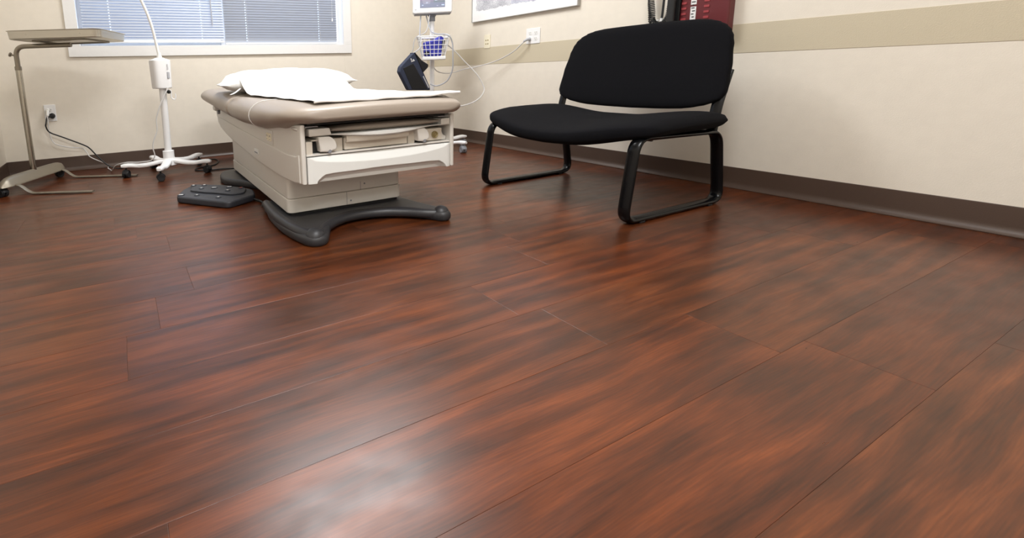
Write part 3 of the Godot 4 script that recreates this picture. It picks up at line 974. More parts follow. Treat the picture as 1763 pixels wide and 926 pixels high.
# ---------------------------------------------------------------- instrument stand and tray
# local axes: x along the two floor legs, z along the foot beam
func make_instrument_stand() -> void:
	var turn := -0.454
	var at := Vector3(-3.205, 0, 0.45)
	var t := thing("instrument_stand", "grey metal instrument stand with tall pole and flat floor legs beside the wall outlet", "stand", at, turn)
	# foot beam: long rounded hood
	var rings := []
	for k in 25:
		var u := k / 12.0 - 1.0
		var e := pow(maxf(0.0, 1.0 - pow(absf(u), 7)), 0.5)
		var ring := PackedVector3Array()
		for q in [[-1.0, 0.0], [-1.0, 0.12], [-0.82, 0.3], [-0.55, 0.72], [-0.3, 0.95], [0.0, 1.0], [0.3, 0.95], [0.55, 0.72], [0.82, 0.3], [1.0, 0.12], [1.0, 0.0]]:
			ring.append(Vector3(q[0] * 0.042 * (0.25 + 0.75 * e), 0.054 + q[1] * 0.056 * (0.15 + 0.85 * e), u * 0.29))
		rings.append(ring)
	obj("foot_beam", loft(MB.new(), rings), M.grey_metal, t, 50.0)
	for s in [-1, 1]:
		var z: float = s * 0.215
		var path := [Vector3(0.0, 0.06, z), Vector3(0.05, 0.06, z), Vector3(0.115, 0.0075, z), Vector3(0.47 if s > 0 else 0.53, 0.0075, z)]
		var b := MB.new()
		tube(b, round_path(path, 0.025, 5), 0.006, 8, Vector2(2.7, 0.8), Vector3(0, 0, 1))
		obj("leg", b, M.grey_metal, t)
		caster(t, Vector3(-0.012, 0, s * 0.262), 0.024, 0.3 + s, M.black_rubber, 0.062)
	# telescoping pole
	obj("pole", tube(MB.new(), [Vector3(0, 0.1, 0), Vector3(0, 0.716, 0)], 0.0165, 24), M.chrome, t)
	obj("pole_collar", lathe(MB.new(), [[0.0165, 0.70], [0.0178, 0.702], [0.0178, 0.72], [0.0165, 0.723], [0.001, 0.723]], Transform3D(), 20), M.grey_metal, t)
	var b := MB.new()
	tube(b, round_path([Vector3(0, 0.715, 0), Vector3(0, 0.836, 0), Vector3(0.33, 0.836, 0)], 0.06, 10), 0.0135, 16)
	obj("tray_arm", b, M.grey_metal, t)
	b = MB.new()
	tube(b, [Vector3(-0.01, 0.785, 0.0), Vector3(-0.032, 0.791, 0.0)], 0.005, 10)
	lathe(b, [[0.001, 0.0], [0.012, 0.002], [0.0135, 0.007], [0.006, 0.011], [0.001, 0.012]], Transform3D(Basis(Vector3.BACK, 1.2), Vector3(-0.03, 0.79, 0)), 14)
	obj("clamp_knob", b, M.grey_metal, t)
	# frame that carries the tray
	b = MB.new()
	tube(b, round_path([Vector3(0.2, 0.8515, -0.13), Vector3(0.5, 0.8515, -0.13), Vector3(0.5, 0.8515, 0.16), Vector3(0.2, 0.8515, 0.16)], 0.03, 5, true), 0.004, 8, Vector2.ONE, Vector3.UP, true)
	obj("tray_support", b, M.grey_metal, t)
	# stainless tray: separate, lifts off
	var tr := thing("instrument_tray", "shallow stainless steel instrument tray on top of the grey stand", "tray", Vector3(-2.9, 0.8555, 0.625), -0.37)
	b = MB.new()
	var hx := 0.245
	var hz := 0.2
	var cx := -0.006
	var loop := func(inset_: float, y: float) -> PackedVector3Array:
		var out := PackedVector3Array()
		for q in round_poly([Vector2(cx - hx + inset_, -hz + inset_), Vector2(cx + hx - inset_, -hz + inset_), Vector2(cx + hx - inset_, hz - inset_), Vector2(cx - hx + inset_, hz - inset_)], 0.05, 6): out.append(Vector3(q.x, y, q.y))
		return out
	loft(b, [loop.call(0.012, 0.0), loop.call(0.007, 0.001), loop.call(0.004, 0.004), loop.call(0.001, 0.042), loop.call(-0.003, 0.0435), loop.call(-0.004, 0.0455), loop.call(-0.002, 0.047), loop.call(0.004, 0.0455), loop.call(0.006, 0.005), loop.call(0.009, 0.002), loop.call(0.014, 0.0015)])
	obj("pan", b, M.steel, tr, 35.0)
	b = MB.new()
	for x in [-0.14, 0.14]:
		lathe(b, [[0.004, 0.0], [0.004, 0.002], [0.002, 0.003], [0.0005, 0.0032]], Transform3D(Basis(Vector3.RIGHT, PI / 2), Vector3(x, 0.024, hz - 0.004)), 10)
	obj("rivet", b, M.steel, tr)

func caster(parent: Node, at: Vector3, r: float, turn: float, m: Material, top: float) -> void:
	var c := Node3D.new()
	c.name = "caster"
	parent.add_child(c, true)
	c.position = at
	c.rotation.y = turn
	var b := MB.new()
	for s in [-1, 1]:
		lathe(b, [[0.001, -0.007], [r * 0.55, -0.007], [r * 0.6, -0.0085], [r * 0.9, -0.0085], [r, -0.005], [r, 0.005], [r * 0.9, 0.0085], [r * 0.6, 0.0085], [0.001, 0.007]], Transform3D(Basis(Vector3.BACK, PI / 2), Vector3(s * 0.0115, r, 0)), 22)
	obj("wheel", b, m, c)
	b = MB.new()
	var arc := []
	for k in 9:
		var a := PI * (0.05 + 0.9 * k / 8.0)
		arc.append(Vector3(0, r + sin(a) * r * 1.12, cos(a) * r * 1.12))
	tube(b, arc, 0.004, 8, Vector2(4.5, 0.7), Vector3.RIGHT)
	tube(b, [Vector3(0, r * 1.9, 0), Vector3(0, top, 0)], 0.006, 8)
	obj("fork", b, m, c)

# five-legged rolling base: hub, legs and casters, shared by the lamp and the monitor stand
func star_base(t: Node3D, reach: float, first: float, leg_mat: Material, caster_mat: Material, wheel: float) -> void:
	var b := MB.new()
	lathe(b, [[0.001, 0.052], [0.05, 0.052], [0.058, 0.058], [0.055, 0.08], [0.042, 0.098], [0.036, 0.105], [0.036, 0.15], [0.028, 0.152], [0.001, 0.152]], Transform3D(), 24)
	obj("hub", b, leg_mat, t)
	for k in 5:
		var a := first + TAU * k / 5.0
		var rings := []
		for i in 13:
			var f := i / 12.0
			var x := lerpf(0.03, reach + 0.028, f)
			var y := 0.0835 - 0.012 * smoothstep(0.0, 0.45, f) - 0.006 * f + 0.012 * smoothstep(0.55, 0.85, f)
			var w := lerpf(0.03, 0.022, f) * (1.0 if f < 0.97 else 0.6)
			var h := 0.013 * (1.0 if f < 0.97 else 0.6)
			var ring := PackedVector3Array()
			for s in 12:
				var g := TAU * s / 12
				ring.append(Vector3(x, y + signf(sin(g)) * pow(absf(sin(g)), 0.6) * h, signf(cos(g)) * pow(absf(cos(g)), 0.6) * w).rotated(Vector3.UP, a))
			rings.append(ring)
		var leg := obj("leg", loft(MB.new(), rings), leg_mat, t, 50.0)
		caster(leg, Vector3(reach, 0, 0).rotated(Vector3.UP, a), wheel, a * 1.7 + 0.4, caster_mat, 0.07)

func make_exam_lamp() -> void:
	var at := Vector3(-2.43, 0, 0.5)
	var t := thing("exam_lamp", "white rolling examination lamp with gooseneck and cylindrical control box in front of window", "lamp", at)
	star_base(t, 0.268, 0.65, M.white, M.black_rubber, 0.023)
	obj("pole", tube(MB.new(), [Vector3(0, 0.14, 0), Vector3(0.004, 0.6, 0)], 0.0225, 20), M.white, t)
	# control box: soft square drum
	var rings := []
	for q in [[0.56, 0.3, 0.3], [0.562, 0.92, 0.92], [0.568, 1.0, 1.0], [0.735, 1.07, 1.07], [0.742, 1.03, 1.03], [0.752, 0.55, 0.55], [0.757, 0.4, 0.4]]:
		var ring := PackedVector3Array()
		for s in 32:
			var g := TAU * s / 32
			var c := cos(g)
			var d := sin(g)
			ring.append(Vector3(signf(c) * pow(absf(c), 0.6) * 0.057 * q[1] + 0.002, q[0], signf(d) * pow(absf(d), 0.6) * 0.05 * q[2]).rotated(Vector3.UP, 0.35))
		rings.append(ring)
	var box := obj("control_box", loft(MB.new(), rings), M.white, t, 50.0)
	var out := Vector3(0.72, 0, 0.694)
	var across := Vector3(0.694, 0, -0.72)
	var tb := Basis(across, Vector3.UP, out)
	obj("switch", rbox(MB.new(), Vector3(0, 0.645, 0) + out * 0.0555 + across * 0.004, Vector3(0.02, 0.042, 0.012), 0.003, 2, tb), M.grey_light, box)
	var b := MB.new()
	for k in 5: rbox(b, Vector3(0, 0.684 + k * 0.0075, 0) + out * 0.0595 + across * 0.002, Vector3(0.02 - 0.003 * (k % 2), 0.0028, 0.0015), 0.0005, 1, tb)
	obj("label_print", b, M.grey_light, box)
	# gooseneck with collar and lamp head above the window sill line
	obj("neck_collar", lathe(MB.new(), [[0.016, 0.75], [0.016, 0.766], [0.012, 0.774], [0.011, 0.79], [0.001, 0.79]], Transform3D(Basis(), Vector3(0.003, 0, 0)), 18), M.white_dull, t)
	var neck := smooth_path([Vector3(0.003, 0.77, 0), Vector3(-0.003, 0.81, 0), Vector3(-0.010, 0.865, 0), Vector3(-0.019, 0.93, 0.004), Vector3(-0.033, 0.995, 0.006), Vector3(-0.05, 1.055, 0.008), Vector3(-0.072, 1.115, 0.01), Vector3(-0.105, 1.19, 0.012), Vector3(-0.145, 1.28, 0.016), Vector3(-0.165, 1.38, 0.02), Vector3(-0.15, 1.47, 0.03), Vector3(-0.09, 1.54, 0.05), Vector3(-0.01, 1.54, 0.08), Vector3(0.05, 1.47, 0.1)], 6)
	obj("gooseneck", tube(MB.new(), neck, 0.009, 12), M.white_dull, t)
	b = MB.new()
	var aim := Basis(Vector3.BACK, 0.7)
	lathe(b, [[0.0005, 0.03], [0.018, 0.028], [0.022, 0.02], [0.055, -0.055], [0.056, -0.06], [0.05, -0.058], [0.02, 0.005], [0.0005, 0.005]], Transform3D(aim, Vector3(0.06, 1.45, 0.105)), 28)
	obj("lamp_head", b, M.white, t)
	# cable hook and knob below the box
	b = MB.new()
	tube(b, smooth_path([Vector3(0.024, 0.55, 0.012), Vector3(0.05, 0.545, 0.02), Vector3(0.052, 0.5, 0.02), Vector3(0.07, 0.487, 0.022), Vector3(0.078, 0.505, 0.022), Vector3(0.076, 0.525, 0.022)], 5), 0.004, 8)
	obj("cord_hook", b, M.white, t)
	obj("clamp_knob", lathe(MB.new(), [[0.0005, 0.0], [0.010, 0.001], [0.0115, 0.006], [0.0115, 0.016], [0.009, 0.019], [0.0005, 0.019]], Transform3D(Basis(Vector3.UP, -0.7) * Basis(Vector3.BACK, -PI / 2), Vector3(0.03, 0.538, 0.022)), 16), M.black, t)
	# flex from the box down the pole, over the foot and across to the wall outlet
	var pts := [Vector3(-2.395, 0.565, 0.55), Vector3(-2.423, 0.522, 0.562), Vector3(-2.459, 0.451, 0.57), Vector3(-2.487, 0.371, 0.57), Vector3(-2.491, 0.296, 0.57), Vector3(-2.518, 0.231, 0.57), Vector3(-2.526, 0.186, 0.57), Vector3(-2.52, 0.13, 0.56), Vector3(-2.55, 0.102, 0.548), Vector3(-2.62, 0.096, 0.53), Vector3(-2.69, 0.098, 0.50), Vector3(-2.755, 0.07, 0.40), Vector3(-2.785, 0.02, 0.3), Vector3(-2.79, 0.006, 0.2), Vector3(-2.80, 0.006, 0.15), Vector3(-2.812, 0.012, 0.12), Vector3(-2.816, 0.037, 0.105), Vector3(-2.911, 0.095, 0.09), Vector3(-2.933, 0.128, 0.07), Vector3(-2.959, 0.161, 0.05), Vector3(-3.019, 0.171, 0.05), Vector3(-3.087, 0.190, 0.05), Vector3(-3.129, 0.218, 0.05), Vector3(-3.144, 0.288, 0.05), Vector3(-3.142, 0.376, 0.055), Vector3(-3.140, 0.405, 0.05)]
	for i in pts.size(): pts[i] = pts[i] - at
	var cord := obj("power_cord", tube(MB.new(), smooth_path(pts, 5), 0.0036, 8), M.grey_cord, t)
	b = MB.new()
	tube(b, [Vector3(-3.140, 0.4, 0.05) - at, Vector3(-3.140, 0.436, 0.034) - at], 0.008, 10, Vector2(1, 1), Vector3.ZERO, false, 0.011)
	tube(b, [Vector3(-3.140, 0.436, 0.034) - at, Vector3(-3.140, 0.44, 0.011) - at], 0.011, 10)
	obj("plug", b, M.white_dull, cord)

func make_foot_control() -> void:
	var t := thing("foot_control", "dark grey foot control pad on the floor beside the table base", "foot pedal", Vector3(-2.3, 0, 1.4), 0)
	var o := Vector3(-2.3, 0, 1.4)
	var pt := func(x: float, z: float) -> Vector2: return Vector2(x - o.x, z - o.z)
	var flat := frame(Vector3.RIGHT, Vector3.BACK) * Transform3D(Basis.from_scale(Vector3(1, 1, -1)))
	var shape := round_poly([pt.call(-2.482, 1.365), pt.call(-2.272, 1.628), pt.call(-2.118, 1.545), pt.call(-2.10, 1.42), pt.call(-2.21, 1.25), pt.call(-2.37, 1.135), pt.call(-2.435, 1.23)], 0.03, 5)
	obj("body", prism(MB.new(), shape, 0.001, 0.034, 0.009, flat, 3), M.pedal, t, 50.0)
	var deck := round_poly([pt.call(-2.405, 1.3), pt.call(-2.345, 1.38), pt.call(-2.295, 1.425), pt.call(-2.235, 1.50), pt.call(-2.165, 1.505), pt.call(-2.135, 1.42), pt.call(-2.225, 1.275), pt.call(-2.365, 1.165)], 0.02, 4)
	obj("raised_deck", prism(MB.new(), deck, 0.033, 0.0425, 0.003, flat, 2), M.pedal, t, 50.0)
	var marks := [[-2.455, 1.352, 0.0342, 0], [-2.383, 1.40, 0.0342, 0], [-2.296, 1.505, 0.0342, 0], [-2.372, 1.20, 0.0427, 0], [-2.345, 1.295, 0.0427, 0], [-2.318, 1.225, 0.0427, 0], [-2.283, 1.322, 0.0427, 0], [-2.232, 1.42, 0.0427, 0], [-2.208, 1.348, 0.0427, 0], [-2.160, 1.405, 0.0427, 1]]
	for k in marks.size():
		var b := MB.new()
		var q: Array = marks[k]
		var c := Vector3(q[0] - o.x, q[2], q[1] - o.z)
		var long := k in [0, 6, 8]
		lathe(b, [[0.0145, -0.001], [0.0145, 0.002], [0.013, 0.0032], [0.0005, 0.0034]], Transform3D(Basis(), c), 16, 1.25 if long else 1.0)
		var btn := obj("button", b, M.pedal, t)
		b = MB.new()
		if k in [1, 4, 7, 2]:
			prism(b, PackedVector2Array([Vector2(-0.006, -0.005), Vector2(0.006, -0.005), Vector2(0.0, 0.007)]), 0.0, 0.001, 0.0002, Transform3D(Basis(), c + Vector3(0, 0.0034, 0)) * flat)
		else:
			rbox(b, c + Vector3(0, 0.0038, 0), Vector3(0.022 if long else 0.011, 0.001, 0.008), 0.0003, 1, Basis(Vector3.UP, -0.5))
		obj("symbol", b, M.red_mark if q[3] else M.mark, btn)
	# flex to the table
	var pts := [Vector3(-2.13, 0.012, 1.55), Vector3(-2.105, 0.008, 1.62), Vector3(-2.12, 0.0065, 1.68), Vector3(-2.10, 0.0065, 1.72)]
	for i in pts.size(): pts[i] = pts[i] - o
	obj("cable", tube(MB.new(), smooth_path(pts, 6), 0.006, 8), M.black_cord, t)

# ---------------------------------------------------------------- monitor on its stand
func make_monitor() -> void:
	var at := Vector3(-0.475, 0, 0.75)
	var turn := -0.5
	var t := thing("monitor_stand", "white rolling pole stand with wire basket behind the examination table", "stand", at, turn)
	star_base(t, 0.295, 0.45, M.white, M.grey_mid, 0.026)
	obj("pole", tube(MB.new(), [Vector3(0, 0.14, 0), Vector3(0, 1.03, 0)], 0.0175, 18), M.white, t)
	obj("pole_clamp", lathe(MB.new(), [[0.0175, 0.985], [0.024, 0.988], [0.024, 1.02], [0.03, 1.026], [0.03, 1.036], [0.001, 1.036]], Transform3D(), 18), M.grey_mid, t)
	# wire basket
	var basket := Node3D.new()
	basket.name = "basket"
	t.add_child(basket)
	var b := MB.new()
	var ring := func(w: float, d: float, y: float) -> Array: return round_path([Vector3(-w, y, -d + 0.08), Vector3(w, y, -d + 0.08), Vector3(w, y, d + 0.08), Vector3(-w, y, d + 0.08)], 0.02, 4, true)
	tube(b, ring.call(0.118, 0.062, 0.868), 0.005, 8, Vector2.ONE, Vector3.UP, true)
	obj("rim", b, M.white_dull, basket)
	b = MB.new()
	for y in [0.836, 0.804, 0.772, 0.742]:
		var f: float = (0.868 - y) / 0.15
		tube(b, ring.call(lerpf(0.118, 0.082, f), lerpf(0.062, 0.05, f), y), 0.0022, 6, Vector2.ONE, Vector3.UP, true)
	obj("hoop_wire", b, M.white_dull, basket)
	b = MB.new()
	for k in 7:
		var u := k / 3.0 - 1.0
		for s in [-1, 1]: tube(b, [Vector3(u * 0.11, 0.868, s * 0.062 + 0.08), Vector3(u * 0.078, 0.715, s * 0.05 + 0.08)], 0.002, 6)
	for k in 3:
		var u := (k - 1) * 0.8
		for s in [-1, 1]: tube(b, [Vector3(s * 0.118, 0.868, u * 0.06 + 0.08), Vector3(s * 0.08, 0.715, u * 0.05 + 0.08)], 0.002, 6)
	obj("upright_wire", b, M.white_dull, basket)
	obj("bottom_tray", rbox(MB.new(), Vector3(0, 0.708, 0.08), Vector3(0.172, 0.026, 0.112), 0.006, 2), M.white, basket)
	obj("basket_bracket", rbox(MB.new(), Vector3(0, 0.862, 0.02), Vector3(0.24, 0.014, 0.05), 0.004), M.white, basket)
	# blue cuff lying rolled in the basket
	var cuff := thing("blood_pressure_cuff", "royal blue blood pressure cuff rolled up in the wire basket", "cuff", at + Vector3(0, 0.724, 0.08).rotated(Vector3.UP, turn), turn)
	b = MB.new()
	prism(b, round_poly([Vector2(-0.07, 0), Vector2(0.062, 0), Vector2(0.075, 0.09), Vector2(0.08, 0.128), Vector2(0.05, 0.148), Vector2(0.01, 0.128), Vector2(-0.02, 0.112), Vector2(-0.078, 0.104)], 0.016, 4), -0.036, 0.036, 0.014, Transform3D(), 3)
	obj("wrap", b, M.blue, cuff, 50.0)
	b = MB.new()
	prism(b, PackedVector2Array([Vector2(0.055, 0.03), Vector2(0.064, 0.03), Vector2(0.083, 0.115), Vector2(0.062, 0.115)]), 0.034, 0.041, 0.002)
	prism(b, round_poly([Vector2(-0.068, 0.008), Vector2(-0.035, 0.008), Vector2(-0.035, 0.035), Vector2(-0.068, 0.035)], 0.004), 0.034, 0.039, 0.001)
	obj("hook_patch", b, M.dark_panel, cuff)
	# display unit on the pole
	var m := thing("vital_signs_monitor", "white vital signs monitor with grey-blue screen on a rolling pole", "monitor", at + Vector3(0, 1.036, 0.02).rotated(Vector3.UP, turn), turn - 0.06)
	b = MB.new()
	prism(b, round_poly([Vector2(-0.146, 0.002), Vector2(0.143, 0.002), Vector2(0.143, 0.24), Vector2(-0.146, 0.24)], 0.016, 5), -0.05, 0.06, 0.01, Transform3D(), 3)
	obj("housing", b, M.white, m, 50.0)
	obj("base_plate", rbox(MB.new(), Vector3(0, 0.003, 0), Vector3(0.27, 0.012, 0.1), 0.003), M.grey_mid, m)
	var sm := mat(Color.WHITE, 0.3)
	sm.albedo_texture = ImageTexture.create_from_image(screen_image())
	sm.emission_enabled = true
	sm.emission_texture = sm.albedo_texture
	sm.emission = Color.BLACK
	sm.emission_energy_multiplier = 0.2
	b = MB.new()
	b.quad(Vector3(-0.094, 0.042, 0.0612), Vector3(0.09, 0.042, 0.0612), Vector3(0.09, 0.2, 0.0612), Vector3(-0.094, 0.2, 0.0612))
	for uv in [Vector2(0, 1), Vector2(1, 1), Vector2(1, 0), Vector2(0, 1), Vector2(1, 0), Vector2(0, 0)]: b.t.append(uv)
	obj("screen", b, sm, m)
	obj("power_light", rbox(MB.new(), Vector3(-0.126, 0.032, 0.0605), Vector3(0.014, 0.006, 0.002), 0.001), M.grey_light, m)
	# hose and lead hanging from the housing round the basket
	b = MB.new()
	tube(b, smooth_path([Vector3(-0.086, 0.006, 0.02), Vector3(-0.09, -0.05, 0.03), Vector3(-0.097, -0.16, 0.05), Vector3(-0.09, -0.26, 0.06), Vector3(-0.075, -0.335, 0.09)], 6), 0.0055, 8)
	obj("hose", b, M.grey_light, m)
	b = MB.new()
	tube(b, smooth_path([Vector3(-0.05, 0.006, 0.0), Vector3(-0.035, -0.05, 0.01), Vector3(-0.012, -0.12, 0.02), Vector3(0.03, -0.15, 0.06), Vector3(0.1, -0.165, 0.16), Vector3(0.134, -0.22, 0.155), Vector3(0.14, -0.32, 0.15), Vector3(0.138, -0.42, 0.13), Vector3(0.1, -0.5, 0.1), Vector3(0.03, -0.535, 0.06), Vector3(-0.02, -0.52, 0.05)], 6), 0.005, 8)
	obj("hose", b, M.grey_light, m)
	b = MB.new()
	tube(b, smooth_path([Vector3(-0.02, 0.006, 0.03), Vector3(-0.05, -0.13, 0.11), Vector3(-0.13, -0.175, 0.1), Vector3(-0.15, -0.26, 0.1), Vector3(-0.165, -0.3, 0.09)], 6), 0.0028, 8)
	obj("lead", b, M.grey_light, m)
	# navy cuff with black lining hung on the side of the stand
	var c := thing("blood_pressure_cuff", "large navy blue folded cuff with black panel hanging beside the pole stand", "cuff", Vector3(-0.70, 0.47, 0.885), 0)
	var q := func(x: float, y: float) -> Vector2: return Vector2(x + 0.70, y - 0.47)
	b = MB.new()
	prism(b, round_poly([q.call(-0.742, 0.748), q.call(-0.852, 0.652), q.call(-0.862, 0.615), q.call(-0.785, 0.482), q.call(-0.594, 0.474), q.call(-0.598, 0.50), q.call(-0.655, 0.61), q.call(-0.725, 0.745)], 0.008, 3), -0.03, 0.012, 0.008, Transform3D(), 3)
	obj("wrap", b, M.navy, c, 50.0)
	b = MB.new()
	prism(b, round_poly([q.call(-0.832, 0.64), q.call(-0.745, 0.672), q.call(-0.622, 0.484), q.call(-0.755, 0.487)], 0.005, 3), 0.0115, 0.0145, 0.001)
	obj("lining_panel", b, M.dark_panel, c)
	b = MB.new()
	prism(b, round_poly([q.call(-0.735, 0.752), q.call(-0.722, 0.745), q.call(-0.672, 0.695), q.call(-0.612, 0.662), q.call(-0.617, 0.64), q.call(-0.662, 0.602), q.call(-0.70, 0.68)], 0.006, 3), -0.05, 0.016, 0.006, Transform3D(), 2)
	obj("flap", b, M.dark_panel, c, 50.0)
	b = MB.new()
	prism(b, PackedVector2Array([q.call(-0.664, 0.575), q.call(-0.656, 0.58), q.call(-0.606, 0.494), q.call(-0.616, 0.49)]), 0.012, 0.016, 0.001)
	obj("edge_tape", b, M.grey_light, c)
	b = MB.new()
	for s in [[-0.752, 0.688, 0.022, 0.005], [-0.744, 0.698, 0.012, 0.006], [-0.762, 0.7, 0.006, 0.018], [-0.738, 0.692, 0.014, 0.006]]:
		var e: Vector2 = q.call(s[0], s[1])
		rbox(b, Vector3(e.x, e.y, 0.0128), Vector3(s[2], s[3], 0.0014), 0.0005, 1, Basis(Vector3.BACK, 0.35))
	obj("emblem", b, M.mark, c)
	b = MB.new()
	tube(b, smooth_path([Vector3(-0.035, 0.275, 0.0), Vector3(0.02, 0.31, 0.0), Vector3(0.04, 0.36, -0.01), Vector3(0.055, 0.395, -0.035)], 6), 0.0035, 8)
	obj("hanger", b, M.grey_light, c)

func screen_image() -> Image:
	var im := Image.create(184, 158, false, Image.FORMAT_RGB8)
	im.fill(rgb8(126, 126, 146))
	im.fill_rect(Rect2i(0, 0, 100, 100), rgb8(140, 134, 150))
	im.fill_rect(Rect2i(100, 84, 84, 44), rgb8(112, 122, 132))
	im.fill_rect(Rect2i(0, 122, 184, 36), rgb8(122, 128, 150))
	im.fill_rect(Rect2i(100, 0, 84, 40), rgb8(116, 128, 138))
	for k in 6: im.fill_rect(Rect2i(10 + k * 3, 92 + k * 7, 70 - k * 4, 2), rgb8(176, 172, 186))
	im.fill_rect(Rect2i(110, 98, 18, 10), rgb8(196, 210, 220))
	im.fill_rect(Rect2i(110, 52, 26, 14), rgb8(180, 196, 206))
	im.fill_rect(Rect2i(44, 118, 16, 7), rgb8(172, 180, 200))
	im.fill_rect(Rect2i(14, 136, 12, 6), rgb8(176, 190, 214))
	im.fill_rect(Rect2i(158, 138, 20, 7), rgb8(180, 198, 222))
	im.fill_rect(Rect2i(122, 142, 12, 6), rgb8(160, 162, 186))
	return im

# ---------------------------------------------------------------- visitor chair
func make_chair() -> void:
	var o := Vector3(-0.62, 0, 2.31)
	var t := thing("visitor_chair", "wide black fabric armless chair with black sled base against the right wall", "chair", o)
	for s in [-1, 1]:
		var z: float = s * 0.393
		var path := [Vector3(-0.385, 0.322, 0), Vector3(-0.925, 0.336, 0), Vector3(-0.972, 0.0115, 0), Vector3(-0.33, 0.0115, 0), Vector3(-0.385, 0.328, 0)]
		var pts := []
		for q in path.slice(0, 4): pts.append(Vector3(q.x - o.x, q.y, z))
		var b := MB.new()
		tube(b, round_path(pts, 0.06, 8, true), 0.0115, 14, Vector2(2.15, 1.0), Vector3(0, 0, 1), true)
		var side := obj("sled_frame", b, M.chair_frame, t, 50.0)
		b = MB.new()
		for x in [-0.88, -0.42]: rbox(b, Vector3(x - o.x, 0.004, z), Vector3(0.03, 0.008, 0.05), 0.002)
		obj("glide", b, M.black_rubber, side)
		b = MB.new()
		tube(b, round_path([Vector3(-0.425 - o.x, 0.325, z), Vector3(-0.405 - o.x, 0.43, z), Vector3(-0.345 - o.x, 0.58, z)], 0.05, 6), 0.010, 12, Vector2(2.2, 1.0), Vector3(0, 0, 1))
		obj("back_upright", b, M.chair_frame, t, 50.0)
	var b := MB.new()
	for x in [-0.82, -0.46]: tube(b, [Vector3(x - o.x, 0.325, -0.39), Vector3(x - o.x, 0.325, 0.39)], 0.01, 10)
	obj("seat_rail", b, M.chair_frame, t)
	# seat: saddle-shaped pad, front edge bowed forward
	var rings := []
	for k in 49:
		var u := k / 24.0 - 1.0
		var e := pow(maxf(0.0, 1.0 - pow(absf(u), 16.0)), 0.5)
		var au := absf(u)
		var xf := -0.90 - 0.11 * (1.0 - pow(au, 2.6))
		var xb := -0.40
		var top := 0.386 + 0.03 * smoothstep(0.15, 0.85, au)
		var low := 0.302 + 0.036 * smoothstep(0.3, 0.95, au)
		var cx := (xf + xb) / 2
		var hx := (xb - xf) / 2 * (0.86 + 0.14 * e)
		var cy := (top + low) / 2
		var hy := (top - low) / 2 * (0.25 + 0.75 * e)
		var ring := PackedVector3Array()
		for a in 36:
			var g := TAU * a / 36
			var c := cos(g)
			var s := sin(g)
			var px := cx + signf(c) * pow(absf(c), 0.45) * hx
			var drop := -0.03 * smoothstep(-0.72, -0.98, px) * (0.5 + 0.5 * (1.0 - au))
			ring.append(Vector3(px - o.x, cy + signf(s) * pow(absf(s), 0.6) * hy + drop, u * 0.455))
		rings.append(ring)
	obj("seat", loft(MB.new(), rings), M.fabric, t, 75.0)
	# backrest: padded panel leaning back, corners rounded, slightly curved round the sitter
	rings = []
	for k in 57:
		var v := 0.5 - 0.5 * cos(PI * k / 56.0)
		var y := lerpf(0.415, 0.797, v)
		var hw := curve([[0.0, 0.25], [0.012, 0.30], [0.035, 0.35], [0.07, 0.386], [0.12, 0.41], [0.2, 0.42], [0.45, 0.414], [0.7, 0.4], [0.8, 0.39], [0.87, 0.376], [0.92, 0.355], [0.96, 0.325], [0.985, 0.29], [1.0, 0.24]], v)
		var th := 0.030 * pow(maxf(0.0, 1.0 - pow(absf(v * 2.0 - 1.0), 8)), 0.5) + 0.004
		var ring := PackedVector3Array()
		for a in 44:
			var g := TAU * a / 44
			var c := cos(g)
			var s := sin(g)
			var zz := signf(c) * pow(absf(c), 0.35) * hw
			var arch := 0.024 * (1.0 - pow(zz / 0.42, 2)) * smoothstep(0.3, 0.0, v)
			var crest := 0.014 * (1.0 - pow(zz / 0.42, 2)) * smoothstep(0.8, 1.0, v)
			ring.append(Vector3(-0.385 + v * 0.10 + signf(s) * pow(absf(s), 0.6) * th - 0.03 * pow(zz / 0.42, 2) - o.x, y - arch + crest + 0.012 * smoothstep(0.2, 0.0, v), zz))
		rings.append(ring)
	obj("backrest", loft(MB.new(), rings), M.fabric, t, 75.0)

